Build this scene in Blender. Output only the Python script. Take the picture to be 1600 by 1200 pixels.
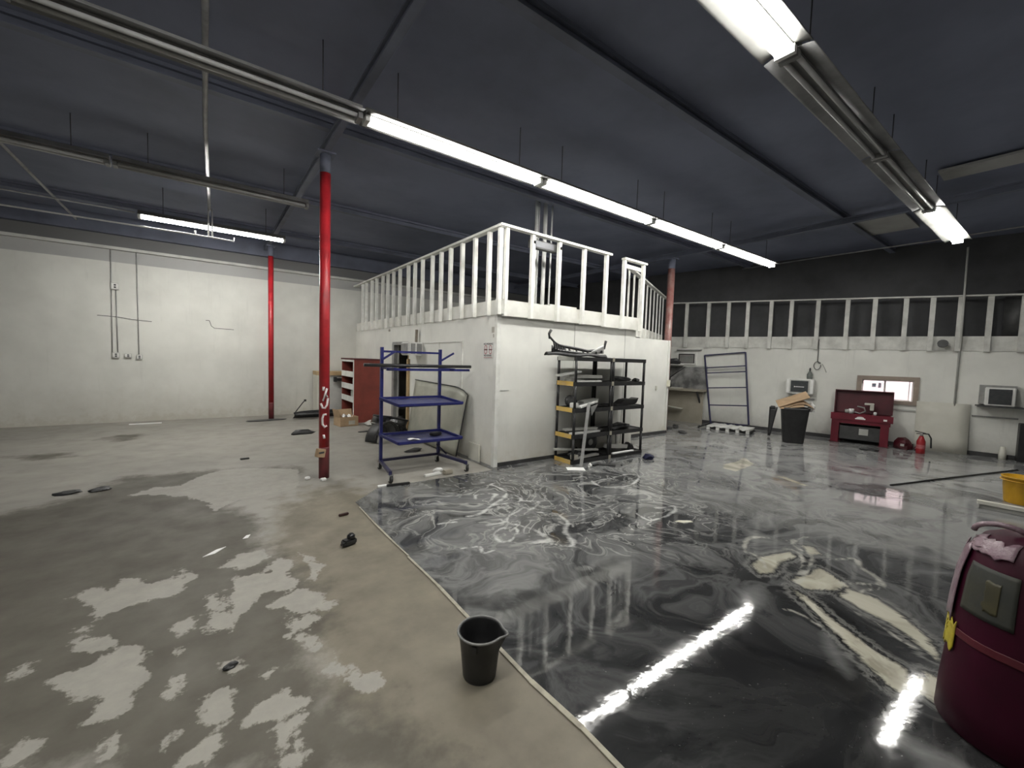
import bpy, bmesh, math, random
import numpy as np
from mathutils import Vector, Matrix, noise as mnoise

for o in list(bpy.data.objects): bpy.data.objects.remove(o, do_unlink=True)
SC = bpy.context.scene
COL = SC.collection
R = math.radians
random.seed(7)

# ------------------------------------------------------------------ camera
F_PX = 654.58                      # focal length in pixels of the 1600 px wide frame
YAW, PITCH, ROLL = .635218, -.0585288, .0308673
CAM_H = 1.68
fw = Vector((math.cos(PITCH)*math.sin(YAW), math.cos(PITCH)*math.cos(YAW), math.sin(PITCH)))
rt = Vector((math.cos(YAW), -math.sin(YAW), 0)); up = rt.cross(fw)
rt2 = math.cos(ROLL)*rt + math.sin(ROLL)*up; up2 = math.cos(ROLL)*up - math.sin(ROLL)*rt
cd = bpy.data.cameras.new('camera'); cam = bpy.data.objects.new('camera', cd); COL.objects.link(cam)
cd.sensor_width = 36; cd.lens = F_PX/1600*36; cd.clip_start = .05; cd.clip_end = 200
m = Matrix((rt2, up2, -fw)).transposed().to_4x4(); m.translation = (0, 0, CAM_H)
cam.matrix_world = m
SC.camera = cam

# ------------------------------------------------------------------ world, exposure
w = bpy.data.worlds.new('overcast_daylight'); SC.world = w; w.use_nodes = True
bg = w.node_tree.nodes['Background']; bg.inputs[0].default_value = (1, .95, .96, 1); bg.inputs[1].default_value = 8.0
SC.view_settings.view_transform = 'Standard'; SC.view_settings.look = 'None'
SC.view_settings.gamma = 1; SC.view_settings.use_curve_mapping = False
SC.view_settings.exposure = 1.55
TUBE = 28.5                        # radiance of a lit tube

# floor shapes in metres (world x, y)
PATCH=[[(-0.76,3.9),(-0.65,3.98),(-0.53,3.86),(-0.51,4.03),(-0.39,4.0),(-0.36,3.84),(-0.18,3.86),(-0.09,3.76),(-0.17,3.57),(-0.31,3.58),(-0.42,3.56),(-0.52,3.52),(-0.55,3.47),(-0.6,3.71),(-0.67,3.82)],[(-0.19,4.0),(-0.13,3.95),(-0.05,3.77),(-0.11,3.72),(-0.16,3.8)],[(0.16,3.64),(0.35,3.6),(0.48,3.52),(0.55,3.32),(0.5,3.22),(0.35,3.28),(0.28,3.24),(0.22,3.12),(0.16,3.07),(0.12,3.26)],[(0.32,3.1),(0.43,3.18),(0.53,3.21),(0.63,3.1),(0.7,2.86),(0.63,2.84),(0.48,2.92),(0.39,3.01)],[(0.09,3.87),(0.22,4.03),(0.37,4.03),(0.42,3.87),(0.32,3.75),(0.18,3.76)],[(0.38,3.72),(0.47,3.78),(0.57,3.69),(0.51,3.49),(0.4,3.56)],[(0.63,3.8),(0.7,3.69),(0.75,3.42),(0.64,3.26),(0.62,3.4),(0.68,3.49),(0.62,3.65)],[(-0.01,3.45),(0.05,3.46),(0.09,3.32),(0.07,3.21),(0.15,3.08),(0.13,2.92),(0.02,2.97),(-0.02,3.04),(0.03,3.13),(-0.0,3.3)],[(-0.19,3.13),(-0.15,3.21),(-0.08,3.2),(-0.06,3.06),(-0.12,3.05)],[(0.4,2.88),(0.49,2.86),(0.6,2.79),(0.51,2.7),(0.43,2.72)],[(0.37,2.71),(0.47,2.66),(0.55,2.49),(0.5,2.47),(0.43,2.59)],[(-0.63,3.24),(-0.6,3.33),(-0.51,3.3),(-0.41,3.18),(-0.42,3.1),(-0.52,3.14)],[(-0.67,2.99),(-0.58,2.99),(-0.5,2.99),(-0.42,3.1),(-0.3,3.05),(-0.27,2.88),(-0.25,2.77),(-0.3,2.64),(-0.3,2.53),(-0.33,2.49),(-0.44,2.54),(-0.42,2.62),(-0.43,2.72),(-0.51,2.74),(-0.59,2.86)],[(-0.2,2.56),(-0.14,2.65),(-0.07,2.65),(-0.1,2.55),(-0.15,2.49)],[(0.03,2.6),(0.06,2.64),(0.13,2.62),(0.16,2.55),(0.11,2.51),(0.08,2.57)],[(-0.01,2.42),(0.08,2.43),(0.1,2.34),(0.09,2.22),(0.05,2.18),(0.0,2.24),(-0.03,2.23),(-0.01,2.33)],[(-0.1,2.04),(-0.08,2.13),(-0.02,2.13),(-0.01,2.19),(0.05,2.15),(0.05,2.08),(0.0,2.02),(-0.01,1.98)],[(-0.16,2.22),(-0.1,2.25),(-0.1,2.22),(-0.13,2.16)],[(0.12,2.13),(0.18,2.23),(0.24,2.26),(0.33,2.22),(0.41,2.09),(0.34,2.06),(0.27,2.07),(0.2,2.09)],[(0.23,2.0),(0.29,2.05),(0.37,2.05),(0.33,1.97),(0.25,1.92)],[(0.2,1.85),(0.26,1.87),(0.31,1.94),(0.34,1.84),(0.33,1.77)],[(-0.4,2.35),(-0.33,2.4),(-0.3,2.26),(-0.35,2.27)],[(-0.67,2.44),(-0.63,2.59),(-0.57,2.48),(-0.6,2.39)],[(0.46,2.29),(0.56,2.3),(0.65,2.19),(0.75,2.07),(0.72,1.99),(0.65,2.0),(0.6,2.1),(0.54,2.21)],[(-0.14,2.82),(-0.13,2.93),(-0.09,2.88),(-0.12,2.81)],[(-0.72,6.31),(-0.49,6.56),(-0.26,6.49),(0.01,6.96),(0.25,7.09),(0.57,7.0),(1.09,6.61),(0.94,5.71),(0.6,5.58),(0.31,5.57),(0.08,5.28),(0.01,5.64),(-0.19,5.99),(-0.52,6.25)],[(0.55,2.36),(0.58,2.4),(0.61,2.38),(0.58,2.33)],[(-0.83,3.16),(-0.79,3.21),(-0.71,3.13),(-0.77,3.06)],[(-0.65,3.45),(-0.59,3.46),(-0.55,3.39),(-0.6,3.39)],[(0.22,2.45),(0.29,2.44),(0.3,2.38),(0.24,2.4)]]
OLIVE=[[(-2.26,6.04),(-1.64,6.23),(-1.18,6.47),(-0.84,7.28),(0.01,7.13),(1.12,6.79),(1.08,6.34),(0.48,5.92),(0.18,5.31),(0.33,5.12),(0.5,4.64),(0.36,4.24),(0.43,3.99),(0.67,3.31),(0.64,2.72),(0.5,2.48),(0.54,2.18),(0.68,1.86),(0.82,1.34),(-1.01,2.6)],[(-1.55,10.48),(-1.32,10.86),(-0.91,10.66),(-1.15,10.12)],[(-2.38,9.36),(-1.9,9.44),(-1.52,9.11),(-1.89,8.92)]]
CREAM=[[(3.72,1.55),(3.97,1.57),(4.31,1.48),(4.23,1.4),(3.98,1.44),(3.73,1.39),(3.63,1.45)],[(3.74,1.27),(3.91,1.21),(4.16,1.21),(4.14,1.17),(4.02,0.97),(3.83,1.02),(3.69,1.14)],[(3.79,0.96),(3.96,0.94),(3.98,0.79),(3.88,0.65),(3.74,0.53),(3.57,0.42),(3.44,0.39),(3.55,0.5),(3.66,0.62),(3.69,0.74),(3.72,0.84)],[(3.62,1.23),(3.55,1.09),(3.41,0.93),(3.33,0.79),(3.21,0.61),(3.17,0.48),(3.07,0.45),(2.91,0.46),(2.95,0.53),(3.04,0.62),(3.2,0.78),(3.34,0.94),(3.47,1.08)],[(3.11,0.44),(3.23,0.4),(3.25,0.34),(2.98,0.31),(3.0,0.4)],[(7.15,3.53),(7.59,3.51),(8.06,3.61),(7.64,3.26),(7.24,3.21),(6.82,3.17),(6.86,3.39)],[(7.13,2.7),(7.21,2.62),(6.94,2.19),(6.89,2.25)],[(4.55,1.46),(4.6,1.4),(4.49,1.3),(4.39,1.35)],[(13.2,2.72),(13.35,2.45),(13.09,1.89),(12.69,1.87),(12.32,2.3)]]
LGREY=[[(3.21,1.43),(3.44,1.35),(3.26,1.23),(3.05,1.22),(3.11,1.32)],[(3.13,0.87),(3.24,0.86),(3.11,0.79),(2.89,0.64),(2.82,0.64),(2.87,0.73),(3.02,0.82)],[(2.57,0.43),(2.59,0.37),(2.62,0.25),(2.62,0.13),(2.36,0.21),(2.43,0.31)],[(4.52,2.02),(4.54,1.84),(4.51,1.6),(4.28,1.63),(4.25,1.79)],[(5.37,1.09),(6.02,0.92),(5.78,0.68),(5.13,0.95)]]
VEIN=[[(3.72,1.55),(3.9,1.68),(3.91,1.74),(4.09,1.79),(4.41,1.73),(4.53,1.58),(4.66,1.54),(4.84,1.5)],[(4.62,1.52),(4.42,1.47),(4.3,1.3),(4.13,1.21),(3.92,1.23),(3.7,1.3)],[(4.25,1.46),(4.27,1.38),(4.13,1.29),(3.88,1.28)],[(4.26,1.21),(4.44,1.18),(4.6,1.1),(4.49,1.0),(4.32,0.87),(4.17,0.87),(4.04,0.96)],[(4.35,0.88),(4.19,0.79),(4.0,0.8)],[(3.63,0.82),(3.67,0.72),(3.62,0.61),(3.52,0.49)],[(3.17,1.13),(3.19,1.04),(3.17,0.95)]]
VEINW=[[(2.28,3.81),(2.55,3.82),(3.01,4.17),(3.07,4.43),(3.12,4.6),(3.41,4.5)],[(3.01,4.17),(3.06,4.02),(2.88,3.81),(2.55,3.82)],[(2.95,3.88),(3.13,3.71),(2.99,3.55),(2.85,3.59),(2.57,3.37),(2.6,3.24),(2.64,2.89),(2.32,2.81)],[(2.35,3.51),(2.53,3.4),(2.55,3.47)],[(2.58,4.2),(2.71,4.35),(2.92,4.22),(2.66,4.0)],[(3.04,3.43),(3.13,3.24),(2.69,2.73),(2.53,2.77)],[(2.22,3.26),(2.35,3.32),(2.52,3.22),(2.47,3.07),(2.27,3.0),(2.18,3.08),(2.22,3.26)],[(1.8,3.17),(1.93,3.12),(1.88,2.95),(2.04,2.96)],[(1.97,3.75),(2.13,3.71)],[(4.39,3.85),(4.85,4.02),(5.19,3.91),(4.92,3.61),(4.42,3.57),(4.4,3.91)],[(3.83,2.76),(3.9,2.55),(4.4,2.79),(4.17,2.83)]]
# ------------------------------------------------------------------ helpers
class MB:
    """collects shapes; build() links them as ONE mesh object"""
    def __init__(s): s.v = []; s.f = []; s.sm = []
    def add(s, vs, fs, smooth=False, M=None):
        n = len(s.v)
        s.v += [tuple(M @ Vector(p)) if M else tuple(p) for p in vs]
        s.f += [tuple(i+n for i in f) for f in fs]; s.sm += [smooth]*len(fs); return s
    def box(s, c, d, rz=0, ry=0, rx=0, b=0):
        M = Matrix.Translation(c) @ Matrix.Rotation(rz, 4, 'Z') @ Matrix.Rotation(ry, 4, 'Y') @ Matrix.Rotation(rx, 4, 'X')
        if b:
            bm = bmesh.new(); bmesh.ops.create_cube(bm, size=1)
            for v in bm.verts: v.co = Vector((v.co.x*d[0], v.co.y*d[1], v.co.z*d[2]))
            bmesh.ops.bevel(bm, geom=bm.edges[:], offset=b, segments=2, affect='EDGES')
            bm.verts.index_update()
            s.add([v.co for v in bm.verts], [[v.index for v in f.verts] for f in bm.faces], False, M); bm.free(); return s
        x, y, z = d[0]/2, d[1]/2, d[2]/2
        vs = [(-x,-y,-z),(x,-y,-z),(x,y,-z),(-x,y,-z),(-x,-y,z),(x,-y,z),(x,y,z),(-x,y,z)]
        return s.add(vs, [(3,2,1,0),(4,5,6,7),(0,1,5,4),(1,2,6,5),(2,3,7,6),(3,0,4,7)], False, M)
    def bb(s, x0, x1, y0, y1, z0, z1, b=0): return s.box(((x0+x1)/2,(y0+y1)/2,(z0+z1)/2), (x1-x0,y1-y0,z1-z0), b=b)
    def bar(s, p, q, a, c=None):
        """square bar between two points"""
        p, q = Vector(p), Vector(q); d = q-p; c = c or a
        M = Matrix.Translation((p+q)/2) @ d.to_track_quat('X', 'Z').to_matrix().to_4x4()
        x, y, z = d.length/2, a/2, c/2
        vs = [(-x,-y,-z),(x,-y,-z),(x,y,-z),(-x,y,-z),(-x,-y,z),(x,-y,z),(x,y,z),(-x,y,z)]
        return s.add(vs, [(3,2,1,0),(4,5,6,7),(0,1,5,4),(1,2,6,5),(2,3,7,6),(3,0,4,7)], False, M)
    def tube(s, pts, r, n=8, cap=True):
        pts = [Vector(p) for p in pts]; rs = r if isinstance(r, (list, tuple)) else [r]*len(pts)
        vs = []; fs = []; up = None
        for i, p in enumerate(pts):
            t = (pts[min(i+1, len(pts)-1)] - pts[max(i-1, 0)]).normalized()
            if up is None: up = t.orthogonal().normalized()
            up = (up - t*up.dot(t)).normalized(); sd = t.cross(up)
            for k in range(n):
                a = 2*math.pi*k/n; vs.append(p + rs[i]*(math.cos(a)*up + math.sin(a)*sd))
        for i in range(len(pts)-1):
            for k in range(n):
                a, b = i*n+k, i*n+(k+1) % n; fs.append((a, b, b+n, a+n))
        s.add(vs, fs, True)
        if cap:
            m = len(vs); k0 = len(s.v)-m
            s.f += [tuple(k0+i for i in reversed(range(n))), tuple(k0+m-n+i for i in range(n))]; s.sm += [False, False]
        return s
    def lathe(s, prof, n=24, c=(0,0,0), M=None, cap0=True, cap1=True, fn=None):
        vs = []; fs = []
        for r, z in prof:
            for k in range(n):
                a = 2*math.pi*k/n; q = r*(fn(a, z) if fn else 1)
                vs.append((c[0]+q*math.cos(a), c[1]+q*math.sin(a), c[2]+z))
        for i in range(len(prof)-1):
            for k in range(n):
                a, b = i*n+k, i*n+(k+1) % n; fs.append((a, b, b+n, a+n))
        s.add(vs, fs, True, M); k0 = len(s.v)-len(vs)
        if cap0: s.f.append(tuple(k0+i for i in reversed(range(n)))); s.sm.append(False)
        if cap1: s.f.append(tuple(k0+len(vs)-n+i for i in range(n))); s.sm.append(False)
        return s
    def prism(s, poly, h, M=None):
        """poly in local xy, extruded along +z by h"""
        n = len(poly); vs = [(x, y, 0) for x, y in poly] + [(x, y, h) for x, y in poly]
        return s.add(vs, [tuple(reversed(range(n))), tuple(range(n, 2*n))] + [(i, (i+1) % n, (i+1) % n+n, i+n) for i in range(n)], False, M)
    def sheet(s, fn, nu, nv, th=0):
        """surface fn(u,v)->point, optional thickness along normal"""
        P = [[Vector(fn(i/nu, j/nv)) for j in range(nv+1)] for i in range(nu+1)]
        vs = [p for r in P for p in r]; k = nv+1
        fs = [(i*k+j, (i+1)*k+j, (i+1)*k+j+1, i*k+j+1) for i in range(nu) for j in range(nv)]
        if th:
            N = []
            for i in range(nu+1):
                for j in range(nv+1):
                    du = P[min(i+1,nu)][j]-P[max(i-1,0)][j]; dv = P[i][min(j+1,nv)]-P[i][max(j-1,0)]
                    N.append(du.cross(dv).normalized())
            m = len(vs); vs = vs + [v-n*th for v, n in zip(vs, N)]
            fs = fs + [tuple(m+q for q in reversed(f)) for f in fs]
            ring = [j for j in range(nv)] + [i*k+nv for i in range(nu)] + [nu*k+j for j in range(nv, 0, -1)] + [i*k for i in range(nu, 0, -1)]
            fs += [(ring[i], ring[(i+1) % len(ring)], m+ring[(i+1) % len(ring)], m+ring[i]) for i in range(len(ring))]
        return s.add(vs, fs, True)
    def build(s, name, mat, parent=None, loc=None, rz=0, sub=0, fix=True):
        me = bpy.data.meshes.new(name); me.from_pydata(s.v, [], s.f); me.update()
        if fix:
            bm = bmesh.new(); bm.from_mesh(me); bmesh.ops.recalc_face_normals(bm, faces=bm.faces[:]); bm.to_mesh(me); bm.free()
        for p, q in zip(me.polygons, s.sm): p.use_smooth = q
        me.materials.append(mat)
        o = bpy.data.objects.new(name, me); COL.objects.link(o)
        if parent: o.parent = parent
        if loc is not None: o.location = loc
        if rz: o.rotation_euler[2] = rz
        if sub:
            md = o.modifiers.new('sub', 'SUBSURF'); md.levels = sub; md.render_levels = sub
        return o

def tag(o, label=None, cat=None, group=None, kind=None):
    if label: o['label'] = label
    if cat: o['category'] = cat
    if group: o['group'] = group
    if kind: o['kind'] = kind
    return o
def thing(name, label, cat, loc=(0,0,0), rz=0, group=None):
    o = bpy.data.objects.new(name, None); COL.objects.link(o); o.empty_display_size = .1
    o.location = loc; o.rotation_euler[2] = rz
    return tag(o, label, cat, group)
def struct(name, mb, mat, label=None, cat=None, **k):
    o = mb.build(name, mat, **k); o['kind'] = 'structure'
    if label: o['label'] = label
    if cat: o['category'] = cat
    return o

# ------------------------------------------------------------------ materials
def nt(name):
    m = bpy.data.materials.new(name); m.use_nodes = True; t = m.node_tree
    return m, t, t.nodes['Principled BSDF']
def N(t, typ, **k):
    n = t.nodes.new(typ)
    for a, b in k.items(): setattr(n, a, b)
    return n
def noise(t, scale, detail=4, rough=.55, vec=None, dist=0):
    n = N(t, 'ShaderNodeTexNoise'); n.inputs['Scale'].default_value = scale; n.inputs['Detail'].default_value = detail
    n.inputs['Roughness'].default_value = rough; n.inputs['Distortion'].default_value = dist
    if vec is None:
        g = N(t, 'ShaderNodeNewGeometry'); vec = g.outputs['Position']
    t.links.new(vec, n.inputs['Vector']); return n.outputs['Fac']
def ramp(t, fac, stops):
    r = N(t, 'ShaderNodeValToRGB'); e = r.color_ramp.elements
    while len(e) < len(stops): e.new(.5)
    for q, (p, c) in zip(e, stops):
        q.position = p; q.color = tuple(c)+(1,) if not isinstance(c, (int, float)) else (c, c, c, 1)
    t.links.new(fac, r.inputs[0]); return r.outputs[0]
def mix(t, fac, a, b):
    m = N(t, 'ShaderNodeMix', data_type='RGBA')
    for s, v in ((0, fac), (6, a), (7, b)):
        if hasattr(v, 'node'): t.links.new(v, m.inputs[s])
        elif isinstance(v, (int, float)): m.inputs[s].default_value = v
        else: m.inputs[s].default_value = tuple(v)+(1,)
    return m.outputs[2]
def math_(t, op, a, b=0, c=0):
    m = N(t, 'ShaderNodeMath', operation=op)
    for i, v in enumerate((a, b, c)):
        if hasattr(v, 'node'): t.links.new(v, m.inputs[i])
        else: m.inputs[i].default_value = v
    return m.outputs[0]
def bump(t, p, h, dist=.01, st=.5):
    b = N(t, 'ShaderNodeBump'); b.inputs['Strength'].default_value = st; b.inputs['Distance'].default_value = dist
    t.links.new(h, b.inputs['Height']); t.links.new(b.outputs[0], p.inputs['Normal'])
def pm(name, c1, c2=None, scale=6, rough=.6, metal=0, bmp=.15, lo=.4, hi=.7, spec=.5, obj=True):
    m, t, p = nt(name)
    c2 = c2 or tuple(x*.75 for x in c1)
    vec = None
    if obj:
        tc = N(t, 'ShaderNodeTexCoord'); vec = tc.outputs['Object']
    f = noise(t, scale, 5, .6, vec)
    t.links.new(ramp(t, f, ((lo, c1), (hi, c2))), p.inputs['Base Color'])
    p.inputs['Roughness'].default_value = rough; p.inputs['Metallic'].default_value = metal
    p.inputs['Specular IOR Level'].default_value = spec
    if bmp: bump(t, p, noise(t, scale*9, 3, .5, vec), .004, bmp)
    return m
def emit(name, col, st):
    m, t, p = nt(name); p.inputs['Base Color'].default_value = col+(1,); p.inputs['Emission Color'].default_value = col+(1,)
    p.inputs['Emission Strength'].default_value = st; return m

def wall_mat(name, base, dirt, dirt_h=.7, amt=1.0, bands=None):
    """old white paint: blotches, scuffs, a grimy splash zone with a ragged edge at the foot"""
    m, t, p = nt(name)
    g = N(t, 'ShaderNodeNewGeometry'); sx = N(t, 'ShaderNodeSeparateXYZ'); t.links.new(g.outputs['Position'], sx.inputs[0])
    big = noise(t, .9, 4, .6); fine = noise(t, 7, 6, .65)
    col = ramp(t, big, ((.35, tuple(x*.86 for x in base)), (.62, base)))
    z = math_(t, 'ADD', math_(t, 'MULTIPLY', math_(t, 'SUBTRACT', fine, .5), 1.1), math_(t, 'MULTIPLY', sx.outputs[2], 1/dirt_h))
    dm = ramp(t, z, ((.0, amt*.75), (.25, amt*.35), (1.0, 0)))
    col = mix(t, dm, col, dirt)
    # vertical drips and scuffs
    mp = N(t, 'ShaderNodeMapping'); mp.inputs['Scale'].default_value = (5, 5, .45); t.links.new(g.outputs['Position'], mp.inputs[0])
    dr = noise(t, 1.6, 5, .7, mp.outputs[0])
    col = mix(t, ramp(t, dr, ((.58, 0), (.78, .45*amt))), col, tuple(x*.55 for x in base))
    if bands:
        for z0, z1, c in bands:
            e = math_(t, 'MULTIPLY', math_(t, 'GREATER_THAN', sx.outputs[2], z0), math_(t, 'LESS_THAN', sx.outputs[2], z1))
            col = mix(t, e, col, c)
    t.links.new(col, p.inputs['Base Color']); p.inputs['Roughness'].default_value = .65
    bump(t, p, fine, .006, .25)
    return m

MT = {}
MT['wall'] = wall_mat('white_block_paint', (.62,.62,.575), (.33,.29,.21), .9, .6, bands=((3.54,3.8,(.36,.36,.35)),(3.86,9,(.16,.16,.16))))  # lower grey band is shade under the ledge, painted into the wall colour
MT['office'] = wall_mat('white_board_paint', (.80,.80,.75), (.44,.37,.25), .7, .5)
MT['rwall'] = wall_mat('white_stucco', (.74,.74,.69), (.20,.19,.165), .5, .8)
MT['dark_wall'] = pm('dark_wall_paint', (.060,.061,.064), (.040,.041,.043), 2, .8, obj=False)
MT['ceiling'] = pm('dark_roof_deck', (.170,.187,.262), (.122,.135,.190), .8, .75, obj=False)
MT['beam'] = pm('dark_roof_steel', (.135,.148,.20), (.10,.11,.145), 2, .7, obj=False)
MT['timber'] = pm('white_painted_timber', (.78,.78,.74), (.62,.62,.57), 5, .55, bmp=.2)
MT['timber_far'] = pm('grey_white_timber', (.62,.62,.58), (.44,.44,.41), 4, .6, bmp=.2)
MT['band'] = pm('white_band_board', (.72,.72,.67), (.58,.57,.52), 3, .6, bmp=.2)
MT['red_col'] = pm('red_column_paint', (.40,.018,.025), (.24,.012,.016), 5, .38)
MT['brown_col'] = pm('dull_red_column_paint', (.22,.085,.075), (.30,.20,.18), 6, .35)
MT['maroon_foot'] = pm('scuffed_maroon_paint', (.17,.03,.035), (.10,.03,.03), 9, .6)
MT['chalk'] = pm('white_spray_paint', (.75,.72,.72), (.55,.45,.45), 20, .7)
MT['blue'] = pm('blue_steel_paint', (.018,.022,.135), (.012,.014,.08), 8, .35)
MT['blue_dark'] = pm('dark_blue_steel_paint', (.020,.019,.075), (.012,.012,.04), 8, .4)
MT['blue_mesh'] = pm('worn_blue_tray', (.05,.055,.15), (.10,.10,.16), 9, .45)
MT['black'] = pm('black_plastic', (.016,.016,.017), (.028,.028,.028), 8, .45)
MT['black_gloss'] = pm('glossy_black_plastic', (.012,.012,.013), (.02,.02,.02), 8, .18)
MT['black_metal'] = pm('black_steel', (.02,.02,.022), (.03,.03,.03), 8, .35)
MT['dark_grey'] = pm('dark_grey_plastic', (.06,.06,.06), (.035,.035,.035), 6, .5)
MT['grey'] = pm('grey_metal', (.30,.30,.29), (.2,.2,.19), 6, .45)
MT['lgrey'] = pm('pale_grey_board', (.50,.50,.47), (.38,.38,.35), 3, .6)
MT['alu'] = pm('dull_aluminium', (.55,.55,.54), (.40,.40,.39), 12, .38, .7)
MT['chrome'] = pm('chrome', (.75,.75,.75), (.6,.6,.6), 8, .15, 1.0, bmp=0)
MT['white'] = pm('white_plastic', (.74,.74,.71), (.60,.60,.57), 5, .45)
MT['paper'] = pm('white_paper', (.85,.85,.83), (.75,.75,.73), 4, .8)
MT['cream'] = pm('cream_paper', (.74,.72,.60), (.6,.58,.46), 4, .7)
MT['beige'] = pm('beige_sticker', (.46,.44,.38), (.38,.36,.31), 10, .7)
MT['yellow'] = pm('yellow_tape', (.66,.44,.10), (.58,.42,.20), 10, .6)
MT['masking'] = pm('masking_tape', (.40,.375,.30), (.28,.26,.21), 14, .8)
MT['ybucket'] = pm('yellow_bucket_plastic', (.62,.34,.015), (.5,.27,.02), 5, .42)
MT['sticker_y'] = pm('yellow_sticker', (.40,.33,.02), (.26,.20,.02), 14, .6)
MT['card'] = pm('cardboard', (.44,.31,.19), (.36,.25,.15), 5, .85)
MT['wood'] = pm('raw_wood', (.50,.36,.20), (.38,.26,.13), 6, .7)
MT['wood_grey'] = pm('grey_brown_stick', (.22,.19,.15), (.15,.13,.10), 10, .8)
MT['cab_red'] = pm('red_cabinet_paint', (.235,.045,.030), (.17,.032,.022), 3, .55)
MT['cab_dark'] = pm('dark_red_paint', (.09,.012,.015), (.06,.01,.01), 4, .6)
MT['washer'] = pm('crimson_enamel', (.155,.008,.022), (.10,.006,.014), 4, .45)
MT['washer_dark'] = pm('dark_crimson', (.075,.005,.012), (.05,.004,.008), 4, .5)
MT['drum'] = pm('maroon_drum_paint', (.034,.0006,.010), (.020,.0004,.006), 3, .55, spec=.2)
MT['ext_red'] = pm('extinguisher_red', (.34,.02,.025), (.24,.015,.02), 5, .35)
MT['bench'] = pm('stained_grey_board', (.33,.33,.32), (.10,.10,.10), 2.2, .6, lo=.42, hi=.62)
MT['tan_board'] = pm('dusty_tan_board', (.34,.31,.25), (.26,.24,.19), 2, .8)
MT['hood'] = pm('sage_grey_panel', (.42,.42,.35), (.30,.30,.25), 2, .5)
MT['print_red'] = pm('red_print', (.42,.10,.11), (.5,.2,.2), 30, .7, bmp=0)
MT['print_black'] = pm('black_print', (.03,.02,.02), (.06,.05,.05), 30, .7, bmp=0)
MT['pipe'] = pm('white_painted_pipe', (.72,.72,.70), (.55,.55,.54), 6, .4)
MT['galv'] = pm('galvanised_conduit', (.35,.35,.35), (.24,.24,.24), 7, .4, .5)
MT['galv_dark'] = pm('painted_dark_pipe', (.045,.045,.05), (.03,.03,.035), 5, .6)
MT['panel_white'] = pm('offwhite_panel', (.62,.61,.54), (.54,.53,.46), 2, .6)
MT['tan_trim'] = pm('tan_window_trim', (.33,.27,.22), (.25,.20,.17), 5, .65)
MT['sash'] = pm('white_aluminium_sash', (.62,.58,.57), (.5,.46,.46), 5, .4)
MT['pink_wall'] = pm('pink_stucco_outside', (.86,.74,.73), (.84,.71,.70), 1, .8)
MT['fixture'] = pm('white_fixture_enamel', (.62,.62,.60), (.5,.5,.48), 4, .4)
MT['reflector_lit'] = pm('darkened_lit_reflector', (.085,.085,.080), (.06,.06,.055), 4, .5)  # white reflector and housing darkened so lit fixtures don't burn out
MT['fixture_unlit'] = pm('unlit_fixture_enamel', (.20,.20,.20), (.13,.13,.13), 4, .45)  # same enamel as the lit fixtures, coloured darker where tubes are off
MT['tube_off'] = pm('unlit_tube_glass', (.42,.42,.42), (.32,.32,.32), 4, .25, bmp=0)
MT['tube_on'] = emit('lit_tube', (1.0, .985, .94), TUBE)
MT['tube_strong'] = emit('strong_lit_tube', (1.0, .985, .94), TUBE*2.4)  # same tube made stronger to brighten the block wall
MT['skypanel'] = pm('pale_ceiling_board', (.34,.34,.33), (.26,.26,.25), 2, .8)
MT['rubber'] = pm('rubber', (.02,.02,.02), (.035,.035,.035), 10, .7)
MT['navy'] = pm('navy_cloth', (.008,.01,.045), (.005,.006,.02), 12, .8)
MT['pinkplastic'] = pm('cloudy_plastic_wrap', (.24,.18,.20), (.11,.05,.075), 14, .3, bmp=.6)
MT['grille'] = pm('dark_grille', (.035,.04,.045), (.055,.06,.06), 18, .5)
m, t, p = nt('window_glass'); p.inputs['Transmission Weight'].default_value = 1; p.inputs['Roughness'].default_value = .02; p.inputs['IOR'].default_value = 1.02
p.inputs['Base Color'].default_value = (.97,.95,.96,1); MT['glass'] = m
m, t, p = nt('clear_bottle'); t.links.new(ramp(t, noise(t, 20), ((.4,(.25,.28,.26)),(.7,(.35,.36,.34)))), p.inputs['Base Color'])
p.inputs['Transmission Weight'].default_value = .5; p.inputs['Roughness'].default_value = .2; MT['bottle'] = m

# ------------------------------------------------------------------ floor with its stains and coatings
def sdf(poly, X, Y):
    """signed distance (inside positive) of points to polygon"""
    d = np.full(X.shape, 1e9); ins = np.zeros(X.shape, bool); n = len(poly)
    for i in range(n):
        ax, ay = poly[i]; bx, by = poly[(i+1) % n]
        ex, ey = bx-ax, by-ay; L = ex*ex+ey*ey+1e-12
        t = np.clip(((X-ax)*ex+(Y-ay)*ey)/L, 0, 1); d = np.minimum(d, np.hypot(X-ax-t*ex, Y-ay-t*ey))
        if ay != by:
            c = ((ay > Y) != (by > Y)) & (X < ex*(Y-ay)/(by-ay)+ax); ins ^= c
    return np.where(ins, d, -d)
def ldist(lines, X, Y):
    d = np.full(X.shape, 1e9)
    for pl in lines:
        for (ax, ay), (bx, by) in zip(pl, pl[1:]):
            ex, ey = bx-ax, by-ay; L = ex*ex+ey*ey+1e-12
            t = np.clip(((X-ax)*ex+(Y-ay)*ey)/L, 0, 1); d = np.minimum(d, np.hypot(X-ax-t*ex, Y-ay-t*ey))
    return d
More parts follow.
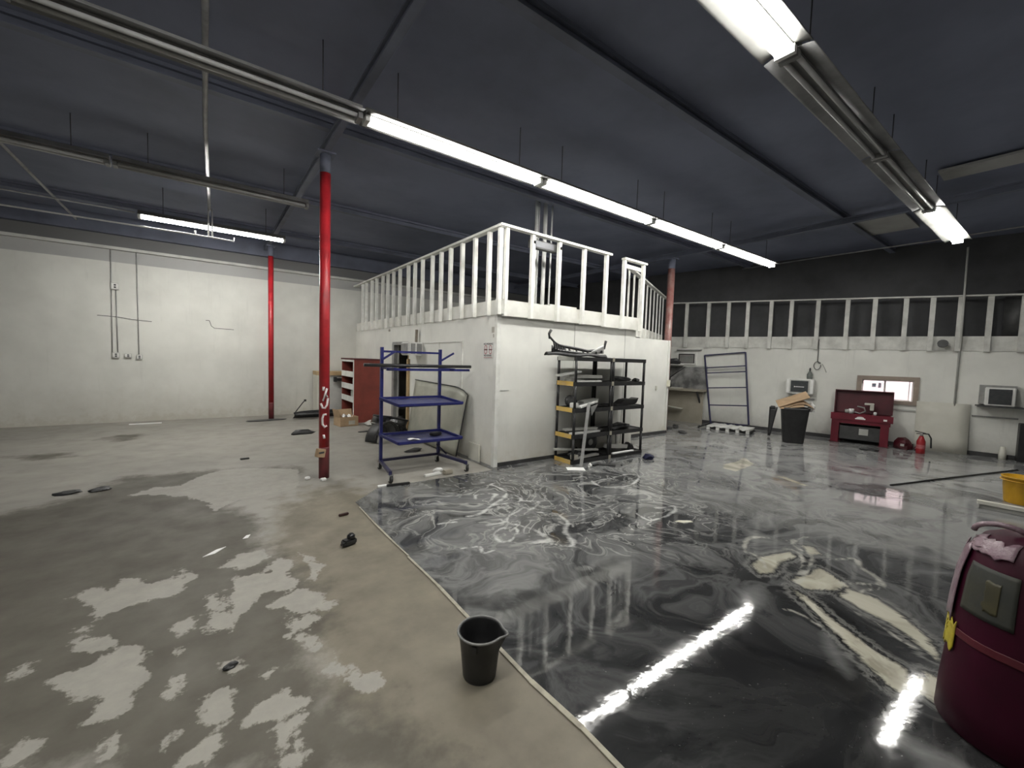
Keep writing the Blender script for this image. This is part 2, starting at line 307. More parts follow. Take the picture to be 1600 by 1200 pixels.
def grid_mesh(name, xs, ys, z, mat, attrs, keep=None):
    nx, ny = len(xs), len(ys); X, Y = np.meshgrid(xs, ys, indexing='ij')
    V = np.stack([X.ravel(), Y.ravel(), np.full(X.size, z)], 1)
    i, j = np.meshgrid(np.arange(nx-1), np.arange(ny-1), indexing='ij'); a = (i*ny+j).ravel()
    Fc = np.stack([a, a+ny, a+ny+1, a+1], 1)
    if keep is not None:
        c = V[Fc].mean(1); Fc = Fc[keep(c[:,0], c[:,1])]
    me = bpy.data.meshes.new(name); me.from_pydata(V.tolist(), [], Fc.tolist()); me.update()
    for k, fn in attrs.items():
        at = me.attributes.new(k, 'FLOAT', 'POINT'); at.data.foreach_set('value', fn(V[:,0], V[:,1]).astype(np.float32))
    me.materials.append(mat); o = bpy.data.objects.new(name, me); COL.objects.link(o); return o
def attr(t, n):
    a = N(t, 'ShaderNodeAttribute', attribute_name=n); return a.outputs['Fac']

X0, X1, Y0, Y1 = -7.0, 14.4, -6.0, 12.7
# concrete
m, t, p = nt('stained_concrete')
n1 = noise(t, 1.1, 5, .6); n2 = noise(t, 9, 6, .65); n3 = noise(t, 42, 4, .6); n4 = noise(t, 3.2, 5, .6)
con = ramp(t, n1, ((.3,(.255,.243,.215)),(.7,(.315,.30,.265))))
con = mix(t, ramp(t, n4, ((.5,0),(.75,.35))), con, (.185,.175,.15))
tan = ramp(t, n4, ((.3,(.200,.174,.122)),(.7,(.125,.108,.076))))
con = mix(t, ramp(t, math_(t,'ADD',attr(t,'tan'),math_(t,'MULTIPLY',math_(t,'SUBTRACT',n4,.5),.9)), ((.3,0),(.65,.85))), con, tan)
olv = ramp(t, n4, ((.3,(.098,.089,.067)),(.72,(.070,.062,.047))))
wob = math_(t,'ADD', math_(t,'MULTIPLY',math_(t,'SUBTRACT',n2,.5),.26), math_(t,'MULTIPLY',math_(t,'SUBTRACT',n4,.5),.5))
con = mix(t, ramp(t, math_(t,'ADD',math_(t,'ADD',attr(t,'olive'),wob),.5), ((.40,0),(.62,.92))), con, olv)
wob2 = math_(t,'ADD', math_(t,'MULTIPLY',math_(t,'SUBTRACT',n2,.5),.20), math_(t,'MULTIPLY',math_(t,'SUBTRACT',n3,.5),.05))
pk = ramp(t, math_(t,'ADD',math_(t,'ADD',attr(t,'patch'),wob2),.5), ((.490,0),(.508,1)))
pcol = ramp(t, n2, ((.3,(.345,.33,.29)),(.7,(.28,.268,.238))))
con = mix(t, pk, con, pcol)
con = mix(t, ramp(t, n3, ((.62,0),(.8,.25))), con, (.08,.075,.065))
t.links.new(con, p.inputs['Base Color'])
t.links.new(ramp(t, n4, ((.3,.55),(.7,.75))), p.inputs['Roughness'])
bump(t, p, math_(t,'ADD',math_(t,'MULTIPLY',n3,.3),math_(t,'MULTIPLY',pk,-.6)), .004, .35)
MT['concrete'] = m
def f_patch(X, Y):
    d = np.full(X.shape, -1e9)
    for q in PATCH: d = np.maximum(d, sdf(q, X, Y))
    return np.clip(d, -.5, .5)
def f_olive(X, Y):
    d = np.full(X.shape, -1e9)
    for q in OLIVE: d = np.maximum(d, sdf(q, X, Y))
    return np.clip(d, -.5, .5)
def f_tan(X, Y): return np.clip(np.exp(-((X-1.2)/.85)**2)*np.exp(-((Y-2.2)/3.4)**4)*1.15,0,1)
xs = np.concatenate([[X0,-5.5], np.arange(-4.6, 2.4, .045), np.arange(2.6, 15, 1.0)])
ys = np.concatenate([[Y0,-3,-1], np.arange(-.1, 7.6, .045), np.arange(7.8, 12.6, .2), [12.95]])
flo = grid_mesh('floor', xs, ys, 0, MT['concrete'], {'patch':f_patch,'olive':f_olive,'tan':f_tan})
tag(flo, 'stained bare concrete floor with peeled pale patches', 'floor', kind='structure')

# glossy marbled epoxy
m, t, p = nt('marbled_epoxy')
g = N(t, 'ShaderNodeNewGeometry'); pos = g.outputs['Position']
wn = N(t, 'ShaderNodeTexNoise'); wn.inputs['Scale'].default_value = .9; wn.inputs['Detail'].default_value = 3; t.links.new(pos, wn.inputs['Vector'])
wv = N(t, 'ShaderNodeVectorMath', operation='MULTIPLY_ADD'); t.links.new(wn.outputs['Color'], wv.inputs[0]); wv.inputs[1].default_value = (1.5,1.5,0); t.links.new(pos, wv.inputs[2])
s1 = noise(t, 1.25, 6, .6, wv.outputs[0], 1.6); s2 = noise(t, 2.0, 5, .55, wv.outputs[0], 1.7); s3 = noise(t, .55, 3, .5)
base = ramp(t, s1, ((.30,(.026,.027,.028)),(.45,(.068,.069,.070)),(.56,(.165,.167,.166)),(.64,(.080,.081,.082)),(.74,(.135,.137,.136))))
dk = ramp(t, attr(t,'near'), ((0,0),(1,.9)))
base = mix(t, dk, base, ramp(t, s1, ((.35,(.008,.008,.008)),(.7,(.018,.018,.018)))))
base = mix(t, math_(t,'MULTIPLY',attr(t,'pale'),.8), base, ramp(t, s1, ((.32,(.15,.152,.152)),(.5,(.30,.302,.30)),(.66,(.42,.42,.41)))))  # far coat lightened: reflected wall light put into the colour
# thin veins: narrow band of warped noise
vein = ramp(t, s2, ((.462,0),(.487,1),(.497,1),(.522,0)))
vm = math_(t, 'MULTIPLY', vein, ramp(t, math_(t,'ADD',attr(t,'busy'),math_(t,'MULTIPLY',math_(t,'SUBTRACT',s3,.5),1.2)), ((.25,0),(.7,.7))))
base = mix(t, vm, base, (.42,.42,.40))
# poured shapes with positions of their own, their outline pulled about by the warp
wob = math_(t,'MULTIPLY',math_(t,'SUBTRACT',noise(t, 5, 5, .6, wv.outputs[0], 1.5),.5),.09)
lg = ramp(t, math_(t,'ADD',math_(t,'ADD',attr(t,'lgrey'),wob),.5), ((.47,0),(.56,1)))
base = mix(t, lg, base, ramp(t, s2, ((.35,(.13,.132,.13)),(.65,(.21,.21,.205)))))
wob = math_(t,'ADD',wob,math_(t,'MULTIPLY',math_(t,'SUBTRACT',noise(t, 16, 5, .65, wv.outputs[0], 2.5),.5),.07))
halo = ramp(t, math_(t,'ADD',math_(t,'ADD',attr(t,'cream'),math_(t,'MULTIPLY',wob,1.6)),.5), ((.42,0),(.455,.6),(.475,0)))
base = mix(t, halo, base, (.26,.26,.245))
cr = ramp(t, math_(t,'ADD',math_(t,'ADD',attr(t,'cream'),wob),.5), ((.485,0),(.515,1)))
base = mix(t, cr, base, ramp(t, s2, ((.38,(.30,.285,.225)),(.5,(.44,.42,.34)),(.65,(.52,.50,.42)))))
wob3 = math_(t,'MULTIPLY',math_(t,'SUBTRACT',noise(t, 7, 4, .6),.5),.075)
ve = ramp(t, math_(t,'ADD',attr(t,'vein'),wob3), ((.0,1),(.022,0)))
base = mix(t, math_(t,'MULTIPLY',ve,.75), base, (.48,.47,.42))
vw = ramp(t, math_(t,'ADD',attr(t,'veinw'),wob3), ((.0,1),(.026,0)))
base = mix(t, math_(t,'MULTIPLY',vw,.8), base, (.62,.62,.60))
dust = noise(t, 60, 3, .6)
base = mix(t, ramp(t, dust, ((.70,0),(.76,.5))), base, (.3,.3,.29))
t.links.new(base, p.inputs['Base Color'])
rg = ramp(t, noise(t, 2.1, 4, .6), ((.35,.025),(.7,.07)))
t.links.new(rg, p.inputs['Roughness']); p.inputs['IOR'].default_value = 1.5
bump(t, p, math_(t,'ADD',noise(t, 6, 3, .5),math_(t,'MULTIPLY',noise(t, 34, 3, .5),.10)), .0022, .35)
MT['epoxy'] = m
def f_poly(L):
    def f(X, Y):
        d = np.full(X.shape, -1e9)
        for q in L: d = np.maximum(d, sdf(q, X, Y))
        return np.clip(d, -.5, .5)
    return f
def warp(X, Y, a=.055):
    return (X + a*np.sin(4.1*Y+1.3*np.sin(2.7*X))+a*.5*np.sin(9.3*Y+2*X+1)+a*.3*np.sin(17*X-5*Y), Y + a*np.sin(3.7*X+1.7*np.sin(3.1*Y)+2)+a*.5*np.sin(8.1*X-3*Y)+a*.3*np.sin(15*Y+6*X))
def smooth(pl, n=6):
    P = [pl[0]]+list(pl)+[pl[-1]]; out = []
    for i in range(1, len(P)-2):
        p0, p1, p2, p3 = (np.array(q) for q in P[i-1:i+3])
        for k in range(n):
            t = k/n; out.append(tuple(.5*(2*p1+(p2-p0)*t+(2*p0-5*p1+4*p2-p3)*t*t+(3*p1-p0-3*p2+p3)*t**3)))
    return out+[tuple(pl[-1])]
def vdist(L):
    S = [smooth(q) for q in L]
    return lambda X, Y: np.clip(ldist(S, *warp(X, Y)), 0, .5)
def f_far_sheen(X, Y): return np.clip((X-4.2)/4.5, 0, 1)  # lightens with distance, painted in place of the walls' grazing reflection
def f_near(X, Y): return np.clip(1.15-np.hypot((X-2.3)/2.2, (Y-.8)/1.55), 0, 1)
def f_busy(X, Y): return np.exp(-((X-3.6)/2.4)**2)*np.exp(-((Y-3.6)/1.7)**2) + .55*np.exp(-((X-9.5)/3.2)**2)*np.exp(-((Y-4)/2.2)**2)
def wall_x(Y): return 12.0 + (5.2-Y)*math.tan(R(11))
def keep_ep(X, Y):
    return ((X > 1.375) & ((Y < 5.18) | (X > 3.5)) & (((X-1.375)+(5.18-Y) > .38) | (Y < 4.8) | (X > 1.76)) & (X < 14.4) & (Y < 8.6))
xs = np.concatenate([np.arange(1.375, 6.4, .03), np.arange(6.4, 14.5, .08)])
ys = np.concatenate([np.arange(-6, -.2, .25), np.arange(-.2, 5.18, .03), np.arange(5.18, 8.7, .1)])
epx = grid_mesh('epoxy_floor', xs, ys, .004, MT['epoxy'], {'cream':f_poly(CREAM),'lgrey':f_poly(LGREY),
    'vein':vdist(VEIN),'veinw':vdist(VEINW),'pale':f_far_sheen,'near':f_near,'busy':f_busy}, keep_ep)
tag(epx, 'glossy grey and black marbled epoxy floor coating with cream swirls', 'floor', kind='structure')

# ------------------------------------------------------------------ room shell
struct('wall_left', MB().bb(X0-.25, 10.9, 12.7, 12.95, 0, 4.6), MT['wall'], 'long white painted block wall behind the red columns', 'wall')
struct('trim_1', MB().bb(X0, 10.6, 12.60, 12.7, 3.80, 3.86), MT['lgrey'], 'pale concrete ledge along the top of the white block wall', 'ledge')
struct('trim_2', MB().bb(X0, 10.6, 12.56, 12.7, 4.12, 4.5), MT['beam'], 'dark roof edge beam above the block wall', 'beam')
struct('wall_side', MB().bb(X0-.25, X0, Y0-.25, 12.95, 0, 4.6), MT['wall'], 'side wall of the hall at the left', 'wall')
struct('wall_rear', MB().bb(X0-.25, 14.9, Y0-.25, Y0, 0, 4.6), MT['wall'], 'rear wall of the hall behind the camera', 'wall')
struct('ceiling', MB().bb(X0-.25, 15, Y0-.25, 12.95, 4.5, 4.6), MT['ceiling'], 'dark painted roof deck', 'ceiling')
for i, y in enumerate((-3.2, -.6, 2.75, 5.6, 8.55, 11.2)):
    struct('ceiling_beam', MB().bb(X0, 13.6, y-.05, y+.05, 4.38, 4.40).bb(X0, 13.6, y-.008, y+.008, 4.40, 4.46).bb(X0, 13.6, y-.05, y+.05, 4.46, 4.5), MT['beam'])
for i, x in enumerate((1.3, 9.25)):
    struct('ceiling_girder', MB().bb(x-.04, x+.04, Y0, 12.7, 4.27, 4.29).bb(x-.01, x+.01, Y0, 12.7, 4.29, 4.36).bb(x-.04, x+.04, Y0, 12.7, 4.36, 4.38), MT['beam'])

# right wall frame: s runs along the wall to the right, y points into the wall, z up
WO = Vector((12.0, 5.2, 0)); WR = R(-79)
def W(s, off=0, z=0):
    """point on the right wall's face: s along, off = distance out into the room"""
    d = Vector((math.cos(WR), math.sin(WR), 0)); n = Vector((-math.sin(WR), math.cos(WR), 0))
    return WO + d*s - n*off + Vector((0, 0, z))
SA, SB = -7.75, 11.6
ws0, ws1, wz0, wz1 = 2.20, 3.08, 1.02, 1.47        # window hole
wl = MB().bb(SA, ws0, 0, .25, 0, 2.3).bb(ws1, SB, 0, .25, 0, 2.3).bb(ws0, ws1, 0, .25, 0, wz0).bb(ws0, ws1, 0, .25, wz1, 2.3)
struct('wall_right', wl, MT['rwall'], 'scuffed white wall with the small bright window', 'wall', loc=WO, rz=WR)
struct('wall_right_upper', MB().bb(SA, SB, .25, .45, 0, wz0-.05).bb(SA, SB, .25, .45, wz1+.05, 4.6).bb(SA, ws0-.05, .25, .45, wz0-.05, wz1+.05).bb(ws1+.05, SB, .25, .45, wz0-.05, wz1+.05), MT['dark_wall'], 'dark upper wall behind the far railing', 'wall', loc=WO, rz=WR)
struct('baseboard_right', MB().bb(-6, SB, -.035, 0, 0, .09), MT['dark_grey'], 'dirty dark kerb along the foot of the window wall', 'kerb', loc=WO, rz=WR)
win = bpy.data.objects.new('window_1', None); COL.objects.link(win); win.location = WO; win.rotation_euler[2] = WR
tag(win, 'small bright sliding window with tan surround behind the red parts washer', 'window', kind='structure')
fr = MB(); a, b, c, d = ws0, ws1, wz0, wz1
fr.bb(a-.09, b+.09, -.03, .03, d, d+.09).bb(a-.09, b+.09, -.04, .03, c-.08, c).bb(a-.09, a, -.03, .03, c, d).bb(b, b+.09, -.03, .03, c, d)
fr.build('window_frame', MT['tan_trim'], win)
for k, (u0, u1, yy) in enumerate(((a, a+.41, .13), (a+.40, b, .10))):
    sa = MB().bb(u0, u1, yy-.015, yy+.015, d-.02, d).bb(u0, u1, yy-.015, yy+.015, c, c+.02).bb(u0, u0+.022, yy-.015, yy+.015, c+.02, d-.02).bb(u1-.022, u1, yy-.015, yy+.015, c+.02, d-.02).build('sash', MT['sash'], win)
    MB().bb(u0+.018, u1-.018, yy-.003, yy+.003, c+.018, d-.018).build('pane', MT['glass'], sa)
MB().bb(b-.075, b-.06, .06, .085, c, d).build('slider_rail', MT['sash'], win)
MB().bb(a+.18, a+.25, .122, .126, d-.17, d-.09).build('sticker', pm('blue_grey_sticker', (.25,.32,.40), (.4,.42,.5), 30, .6), win)
MB().bb(a+.29, a+.34, .122, .126, d-.18, d-.07).build('sticker', pm('lilac_sticker', (.55,.52,.66), (.6,.5,.6), 30, .6), win)
# neighbouring building seen through the window
tag(MB().bb(-1.5, 5.5, -.1, .1, 0, 3.0).bb(-1.6, 5.6, -.16, .16, 3.0, 3.1).build('neighbour_wall', MT['pink_wall'], loc=W(1.6, -3.6), rz=WR), 'pale pink stucco wall outside the window', 'outside wall')
struct('ground_outside', MB().bb(.45, 14, -14, 16, -.1, 0), MT['concrete'], 'pavement outside', 'ground', loc=(14.0,0,0))

# ------------------------------------------------------------------ office block with mezzanine
ZT = 2.36
dy0, dy1, dz = 8.78, 9.62, 1.97
wo = MB().bb(3.62, 3.74, 5.32, dy0, 0, ZT).bb(3.62, 3.74, dy1, 12.7, 0, ZT).bb(3.62, 3.74, dy0, dy1, dz, ZT)
struct('wall_office_left', wo, MT['office'], 'white office side wall with the dark doorway', 'wall')
struct('wall_office_front', MB().bb(3.74, 6.95, 5.32, 5.44, 0, ZT).bb(6.83, 6.95, 5.44, 5.95, 0, ZT), MT['office'], 'white office front wall behind the black shelving', 'wall')
struct('wall_office_setback', MB().bb(6.95, 9.02, 5.95, 6.03, 0, 2.25).bb(9.02, 9.10, 5.93, 12.7, 0, 2.25), MT['office'], 'white set-back wall at the end of the office', 'wall')
struct('trim_3', MB().bb(3.585, 3.66, 5.285, 5.36, 0, ZT), MT['timber'], 'white timber corner post of the office', 'corner trim')
struct('baseboard_front', MB().bb(3.66, 6.95, 5.30, 5.32, 0, .06), MT['dark_grey'], 'dark base strip along the office front', 'baseboard')
struct('baseboard_setback', MB().bb(6.97, 9.1, 5.92, 5.95, 0, .07), MT['dark_grey'], 'dark base strip along the set-back wall', 'baseboard')
struct('floor_mezzanine', MB().prism([(3.62,5.3),(6.95,5.3),(7.1,5.72),(11.0,7.5),(10.6,12.7),(3.62,12.7)], .06, Matrix.Translation((0,0,ZT))), MT['lgrey'], 'mezzanine deck on top of the office', 'deck')
# boarded wide doorway drawn by thin trims on the side wall
tr = MB().bb(3.605, 3.62, 6.36, 8.30, 1.955, 1.975).bb(3.60, 3.62, 6.36, 6.41, .95, 1.955).bb(3.608, 3.62, 7.26, 7.275, 1.2, 1.955)
struct('trim_4', tr, MT['timber'], 'thin white trim around the boarded doorway', 'trim')
# board joints of the front wall
struct('trim_5', MB().bb(3.7, 3.86, 5.313, 5.32, 1.19, 1.2).bb(5.25, 5.26, 5.314, 5.32, .06, ZT).bb(6.62, 6.63, 5.314, 5.32, .06, ZT), MT['lgrey'], 'faint board joints on the office front wall', 'trim')
door = bpy.data.objects.new('door_1', None); COL.objects.link(door); tag(door, 'dark open doorway in the office side wall', 'doorway', kind='structure')
MB().bb(3.60, 3.68, dy1-.03, dy1+.10, 0, dz).build('door_jamb', MT['grey'], door)
MB().bb(3.57, 3.76, dy0-.02, dy1, dz-.04, dz+.03).build('door_lintel', MT['grey'], door)
MB().bb(3.57, 3.64, dy0-.10, dy0-.03, .02, 1.62).bb(3.61, 3.70, dy0-.03, dy0, 0, dz).build('door_jamb', MT['wood'], door)

# ------------------------------------------------------------------ railings of the mezzanine
def railing(name, label, p0, p1, posts, z0, z1, zb, mat, bandmat, z0b=None, z1b=None, side=1, pw=.055, pd=.065, rail_w=.10, cap=.035):
    """posts given as distances along p0->p1; band board below, posts proud of it, flat top rail. side = +1: outside is to the right of p0->p1"""
    p0, p1 = Vector(p0), Vector(p1); d = (p1-p0); L = d.length; d.normalize(); a = math.atan2(d.y, d.x)
    z0b = z0 if z0b is None else z0b; z1b = z1 if z1b is None else z1b
    t = thing(name, label, 'railing', (p0.x, p0.y, 0), a); sg = -side
    la = lambda s: z0+(z0b-z0)*s/L; lt = lambda s: z1+(z1b-z1)*s/L
    for s in posts:
        zz0, zz1 = la(s), lt(s)-cap
        MB().bb(s-pw/2, s+pw/2, min(0, sg*pd), max(0, sg*pd), zz0-.012, zz1).build('post', mat, t)
    MB().bar((-.03, sg*.045, lt(0)-cap/2), (L+.03, sg*.045, lt(L)-cap/2), rail_w, cap).build('top_rail', mat, t)
    bm_ = MB(); y0, y1 = sorted((-sg*.001, -sg*.055))
    vs = [(0,y0,la(0)),(L,y0,la(L)),(L,y1,la(L)),(0,y1,la(0)),(0,y0,la(0)+zb),(L,y0,la(L)+zb),(L,y1,la(L)+zb),(0,y1,la(0)+zb)]
    bm_.add(vs, [(3,2,1,0),(4,5,6,7),(0,1,5,4),(1,2,6,5),(2,3,7,6),(3,0,4,7)]).build('band_board', bandmat, t)
    return t
LP = [11.92, 11.6, 11.13, 10.76, 10.31, 9.96, 9.58, 9.19, 8.71, 8.36, 7.98, 7.53, 7.16, 6.79, 6.37, 5.95, 5.53]
railing('mezzanine_railing', 'long white timber railing above the office doorway, running back to the block wall', (3.60, 12.58, 0), (3.60, 5.20, 0), [12.58-y for y in LP]+[7.345], 2.36, 3.66, .22, MT['timber'], MT['band'])
railing('mezzanine_railing', 'white timber railing on the office front, from the corner to the gap', (3.545, 5.24, 0), (5.93, 5.24, 0), [.115, .615, 1.175, 1.755, 2.325], 2.34, 3.67, .24, MT['timber'], MT['band'], z1b=3.64)
railing('mezzanine_railing', 'short white timber railing bay beside the gap, on the office front', (5.93, 5.24, 0), (6.98, 5.24, 0), [.44, 1.01], 2.33, 3.64, .24, MT['timber'], MT['band'])
o = bpy.data.objects['mezzanine_railing.002']
for ch in list(o.children):
    if ch.name.startswith('top_rail'): bpy.data.objects.remove(ch, do_unlink=True)
MB().bar((.40, -.045, 3.62), (1.06, -.045, 3.61), .10, .035).build('top_rail', MT['timber'], o)
MB().bar((.46, .02, 3.52), (1.0, .02, 3.50), .04, .07).build('brace', MT['timber'], o)
railing('mezzanine_railing', 'white timber railing slanting back from the office to the pale red column', (7.05, 5.66, 0), (11.0, 7.46, 0), [.05, .5, .98, 1.42, 1.86, 2.3, 2.75, 3.2, 3.65, 4.1], 2.29, 3.63, .24, MT['timber'], MT['band'], pw=.04, pd=.03)
SS = [-2.45, -1.91, -1.29, -.76, -.28, .27, .72, 1.27, 1.84, 2.33, 2.85, 3.27, 3.68, 4.09, 4.53, 5.0]
railing('mezzanine_railing', 'long greyish timber railing above the window wall', W(-2.5, .02), W(6.0, .02), [s+2.5 for s in SS], 2.22, 3.55, .30, MT['timber_far'], MT['timber_far'], z0b=2.12, z1b=3.19, cap=.03, pw=.085)
# ------------------------------------------------------------------ columns
def column(loc, label, r, h, mat, foot=True, side=0):
    t = thing('steel_column', label, 'column', loc)
    MB().lathe([(r, .42 if foot else 0), (r, h)], 20).build('shaft', mat, t)
    if foot: MB().lathe([(r*1.0, 0), (r*1.015, .40), (r, .425)], 20).build('painted_foot', MT['maroon_foot'], t)
    MB().lathe([(r, h), (r, 4.25)], 20).build('unpainted_head', MT['beam'], t)
    MB().bb(-.11, .11, -.11, .11, 4.25, 4.27).build('cap_plate', MT['beam'], t)
    return t
c1 = column((1.3, 6.0, 0), 'red steel column with white sprayed marks, nearest the blue cart', .066, 4.02, MT['red_col'])
def on_col(pts, r=.066):
    """stroke on the column skin: (angle in degrees, z)"""
    return [((r+.001)*math.cos(R(a)), (r+.001)*math.sin(R(a)), z) for a, z in pts]
F0 = math.degrees(math.atan2(-6.0, -1.3))       # direction from the column to the viewer
marks = [[(F0+28,1.22),(F0+8,1.14),(F0-14,1.05),(F0+18,1.16),(F0+32,1.10)], [(F0-38,1.02),(F0-18,.96),(F0+8,.955),(F0+30,1.0),(F0+42,1.09)],
         [(F0+25,.87),(F0-5,.87),(F0-20,.82),(F0-18,.74),(F0+5,.70),(F0+28,.72)], [(F0-8,1.24),(F0-10,1.19)], [(F0-5,.60),(F0+2,.55)]]
for k, s in enumerate(marks): MB().tube(on_col(s), .015, 6).build('sprayed_mark', MT['chalk'], c1)
bx = MB().box((0,0,0), (.11,.07,.11), rz=R(20), ry=R(12), b=.006).build('switch_box', MT['card'], c1); bx.location = (-.062,-.075,.36)
MB().bb(-.035,.035,-.005,.005,-.012,.012).build('slot', MT['dark_grey'], bx, loc=(.008,-.036,.01), rz=R(20))
column((1.35, 11.95, 0), 'red steel column standing close to the white block wall', .06, 4.02, MT['red_col'], True)
column((9.29, 6.14, 0), 'dull brownish red steel column rising behind the end of the office', .085, 4.02, MT['brown_col'], False)

# ------------------------------------------------------------------ fluorescent fixtures
def fixture(x0, x1, y, z, lit, label, group, wide=True, tm='tube_on'):
    t = thing('fluorescent_fixture', label, 'light fixture', ((x0+x1)/2, y, z), 0, group)
    L = x1-x0-.03; hm = MT['fixture'] if lit else MT['fixture_unlit']
    MB().bb(-L/2, L/2, -(.055 if wide else .09), .055 if wide else .09, .0, .07).build('housing', MT['reflector_lit'] if lit else hm, t)
    if wide:
        for s in (-1, 1):
            prof = [(s*.055, .012), (s*.10, .008), (s*.15, -.004), (s*.165, -.012)]
            def fn(u, v, prof=prof):
                k = min(int(u*3), 2); f = u*3-k; y_ = prof[k][0]*(1-f)+prof[k+1][0]*f; z_ = prof[k][1]*(1-f)+prof[k+1][1]*f
                return ((v-.5)*L, y_, z_)
            MB().sheet(fn, 3, 1, .004).build('reflector', MT['reflector_lit'] if lit else hm, t)
    for s in (-1, 1):
        MB().tube([(-L/2+.05, s*.042, -.028), (L/2-.05, s*.042, -.028)], .019, 8).build('tube', MT[tm] if lit else MT['tube_off'], t)
    for s in (-1, 1):
        MB().bb(s*(L/2-.02)-.02, s*(L/2-.02)+.02, -.065, .065, -.055, 0).build('end_cap', MT['fixture'] if lit else MT['fixture_unlit'], t)
    for s in (-.35, .35):
        MB().tube([(s*L, 0, .07), (s*L, 0, 4.5-z)], .005, 5).build('hanger', MT['galv_dark'], t)
    return t
G1, G2, G3, G4 = 'fixtures of the long row over the office front', 'unlit fixtures of the second row', 'fixtures near the block wall', 'fixtures of the row on the right'
names = ['nearest the red column', 'second from the red column', 'third from the red column', 'at the far right end of the row']
for k, (a, b) in enumerate(((1.25,3.48),(3.48,5.77),(5.77,7.95),(7.95,10.24))):
    fixture(a, b, 4.24, 3.96, True, 'lit fluorescent fixture of the long row, '+names[k], G1)
fixture(-1.05, 1.25, 4.24, 3.96, False, 'unlit fluorescent fixture joined to the left end of the long lit row', G1)
fixture(-3.35, -1.05, 4.24, 3.96, False, 'unlit fluorescent fixture at the upper left corner of the picture', G1)
fixture(-.92, 1.38, 7.47, 4.03, False, 'unlit fluorescent fixture hanging left of the red column, right one of its pair', G2)
fixture(-3.22, -.92, 7.47, 4.03, False, 'unlit fluorescent fixture at the left edge, left one of its pair', G2)
fixture(-.9, 1.37, 9.76, 3.96, True, 'lone lit fluorescent fixture hanging near the white block wall', G3, True, 'tube_strong')  # wide reflectors added here to keep its light off the ceiling
fixture(1.12, 3.42, 1.41, 3.96, True, 'large lit fluorescent fixture cut by the top edge of the picture', G4)
fixture(3.42, 5.78, 1.41, 3.96, False, 'unlit fluorescent fixture joined to the lit one at the top edge', G4)
fixture(5.78, 8.14, 1.41, 3.96, False, 'unlit fluorescent fixture just before the far lit one on the right', G4)
fixture(8.14, 10.5, 1.41, 3.96, True, 'lit fluorescent fixture at the far right above the window wall', G4)

fixture(-1.18, 1.12, 1.41, 3.96, True, 'added lit fluorescent fixture right over the camera, out of view', G4)  # added above the view to light the foreground floor
fixture(-3.48, -1.18, 1.41, 3.96, True, 'added lit fluorescent fixture over the left of the camera, out of view', G4)  # second added lamp, unseen, brightening the left side
# ------------------------------------------------------------------ overhead pipes
def pipe(pts, r, mat, name, label, cat='pipe', n=8, group=None):
    o = MB().tube(pts, r, n).build(name, mat); return tag(o, label, cat, group)
pipe([(.02,-1,4.2),(.04,6,4.2),(.11,9.50,4.2)], .024, MT['galv'], 'ceiling_pipe', 'long grey pipe running along the ceiling towards the block wall')
t = thing('conduit_drop', 'white conduit tee hanging below the ceiling in front of the lone lit fixture', 'conduit', (.12, 9.50, 3.72))
MB().tube([(-.028,0,0),(-.028,0,.49)], .012).tube([(.028,0,0),(.028,0,.49)], .012).build('riser', MT['pipe'], t)
MB().tube([(-2.9,.08,0),(0,0,0),(.36,.04,0),(.36,.04,.07)], .013).build('run', MT['pipe'], t)
MB().tube([(-.22,.02,0),(-.22,.02,.08)], .012).build('stub', MT['pipe'], t)
pipe([(-2.05,8.25,4.22),(-2.0,11.95,4.18)], .02, MT['galv'], 'ceiling_pipe', 'slanting grey pipe under the ceiling at the left edge')
pipe([(-6,9.76,4.0),(-.92,9.76,3.99)], .013, MT['galv'], 'conduit', 'thin grey conduit feeding the lone lit fixture from the left', 'conduit')
pipe([(11.62,-1,4.3),(11.72,2.1,4.3),(11.7,5.6,4.3)], .014, MT['galv'], 'conduit', 'thin pale conduit under the ceiling above the window wall', 'conduit')
for k, (x, r, top, y) in enumerate(((4.80,.030,4.5,5.92),(4.89,.012,4.5,5.96),(5.00,.034,4.5,5.92),(5.09,.012,4.5,5.98),(5.16,.016,4.5,5.92))):
    d = ['thick white riser pipe on the mezzanine, leftmost of the cluster behind the front railing', 'thin white riser pipe beside the leftmost thick one on the mezzanine', 'thick white riser pipe in the middle of the mezzanine cluster', 'thin white riser pipe right of the middle thick one on the mezzanine', 'white riser pipe at the right end of the mezzanine cluster'][k]
    pipe([(x-.02,y,2.42),(x-.01,y,3.3),(x,y,top)], r, MT['pipe'], 'riser_pipe', d, group='riser pipes on the mezzanine')
t = thing('junction_box', 'grey electrical box behind the top rail of the front railing', 'electrical box', (4.45, 5.31, 3.46))
MB().bb(-.27,.27,-.05,.05,0,.13,b=.006).bb(-.30,-.26,-.135,-.05,.03,.08).bb(.26,.30,-.135,-.05,.03,.08).build('body', MT['dark_grey'], t); MB().bb(-.19,.19,-.056,-.05,.02,.11).build('cover', pm('grey_box_cover', (.13,.135,.15), (.10,.10,.11), 5, .5), t)
struct('riser_curb', MB().bb(4.66,5.28,5.32,6.05,ZT+.06,2.62), MT['band'], 'white curb around the riser pipes', 'curb')
for k, (a, b, c, d) in enumerate(((9.70,11.05,2.02,2.74),(8.2,8.62,-.3,1.36))):
    o = MB().bb(a,b,c,d,4.44,4.47).build('ceiling_board', MT['skypanel'])
    tag(o, ['pale board fixed under the roof behind the far right lit fixture', 'pale narrow ceiling board at the right edge of the picture'][k], 'ceiling board', 'pale ceiling boards')
pipe([W(3.72,.03,.95),W(3.72,.03,2.15),W(3.72,.13,2.25),W(3.70,.13,4.25)], .018, MT['lgrey'], 'wall_conduit', 'thick grey conduit running up the window wall left of the right air conditioner', 'conduit')

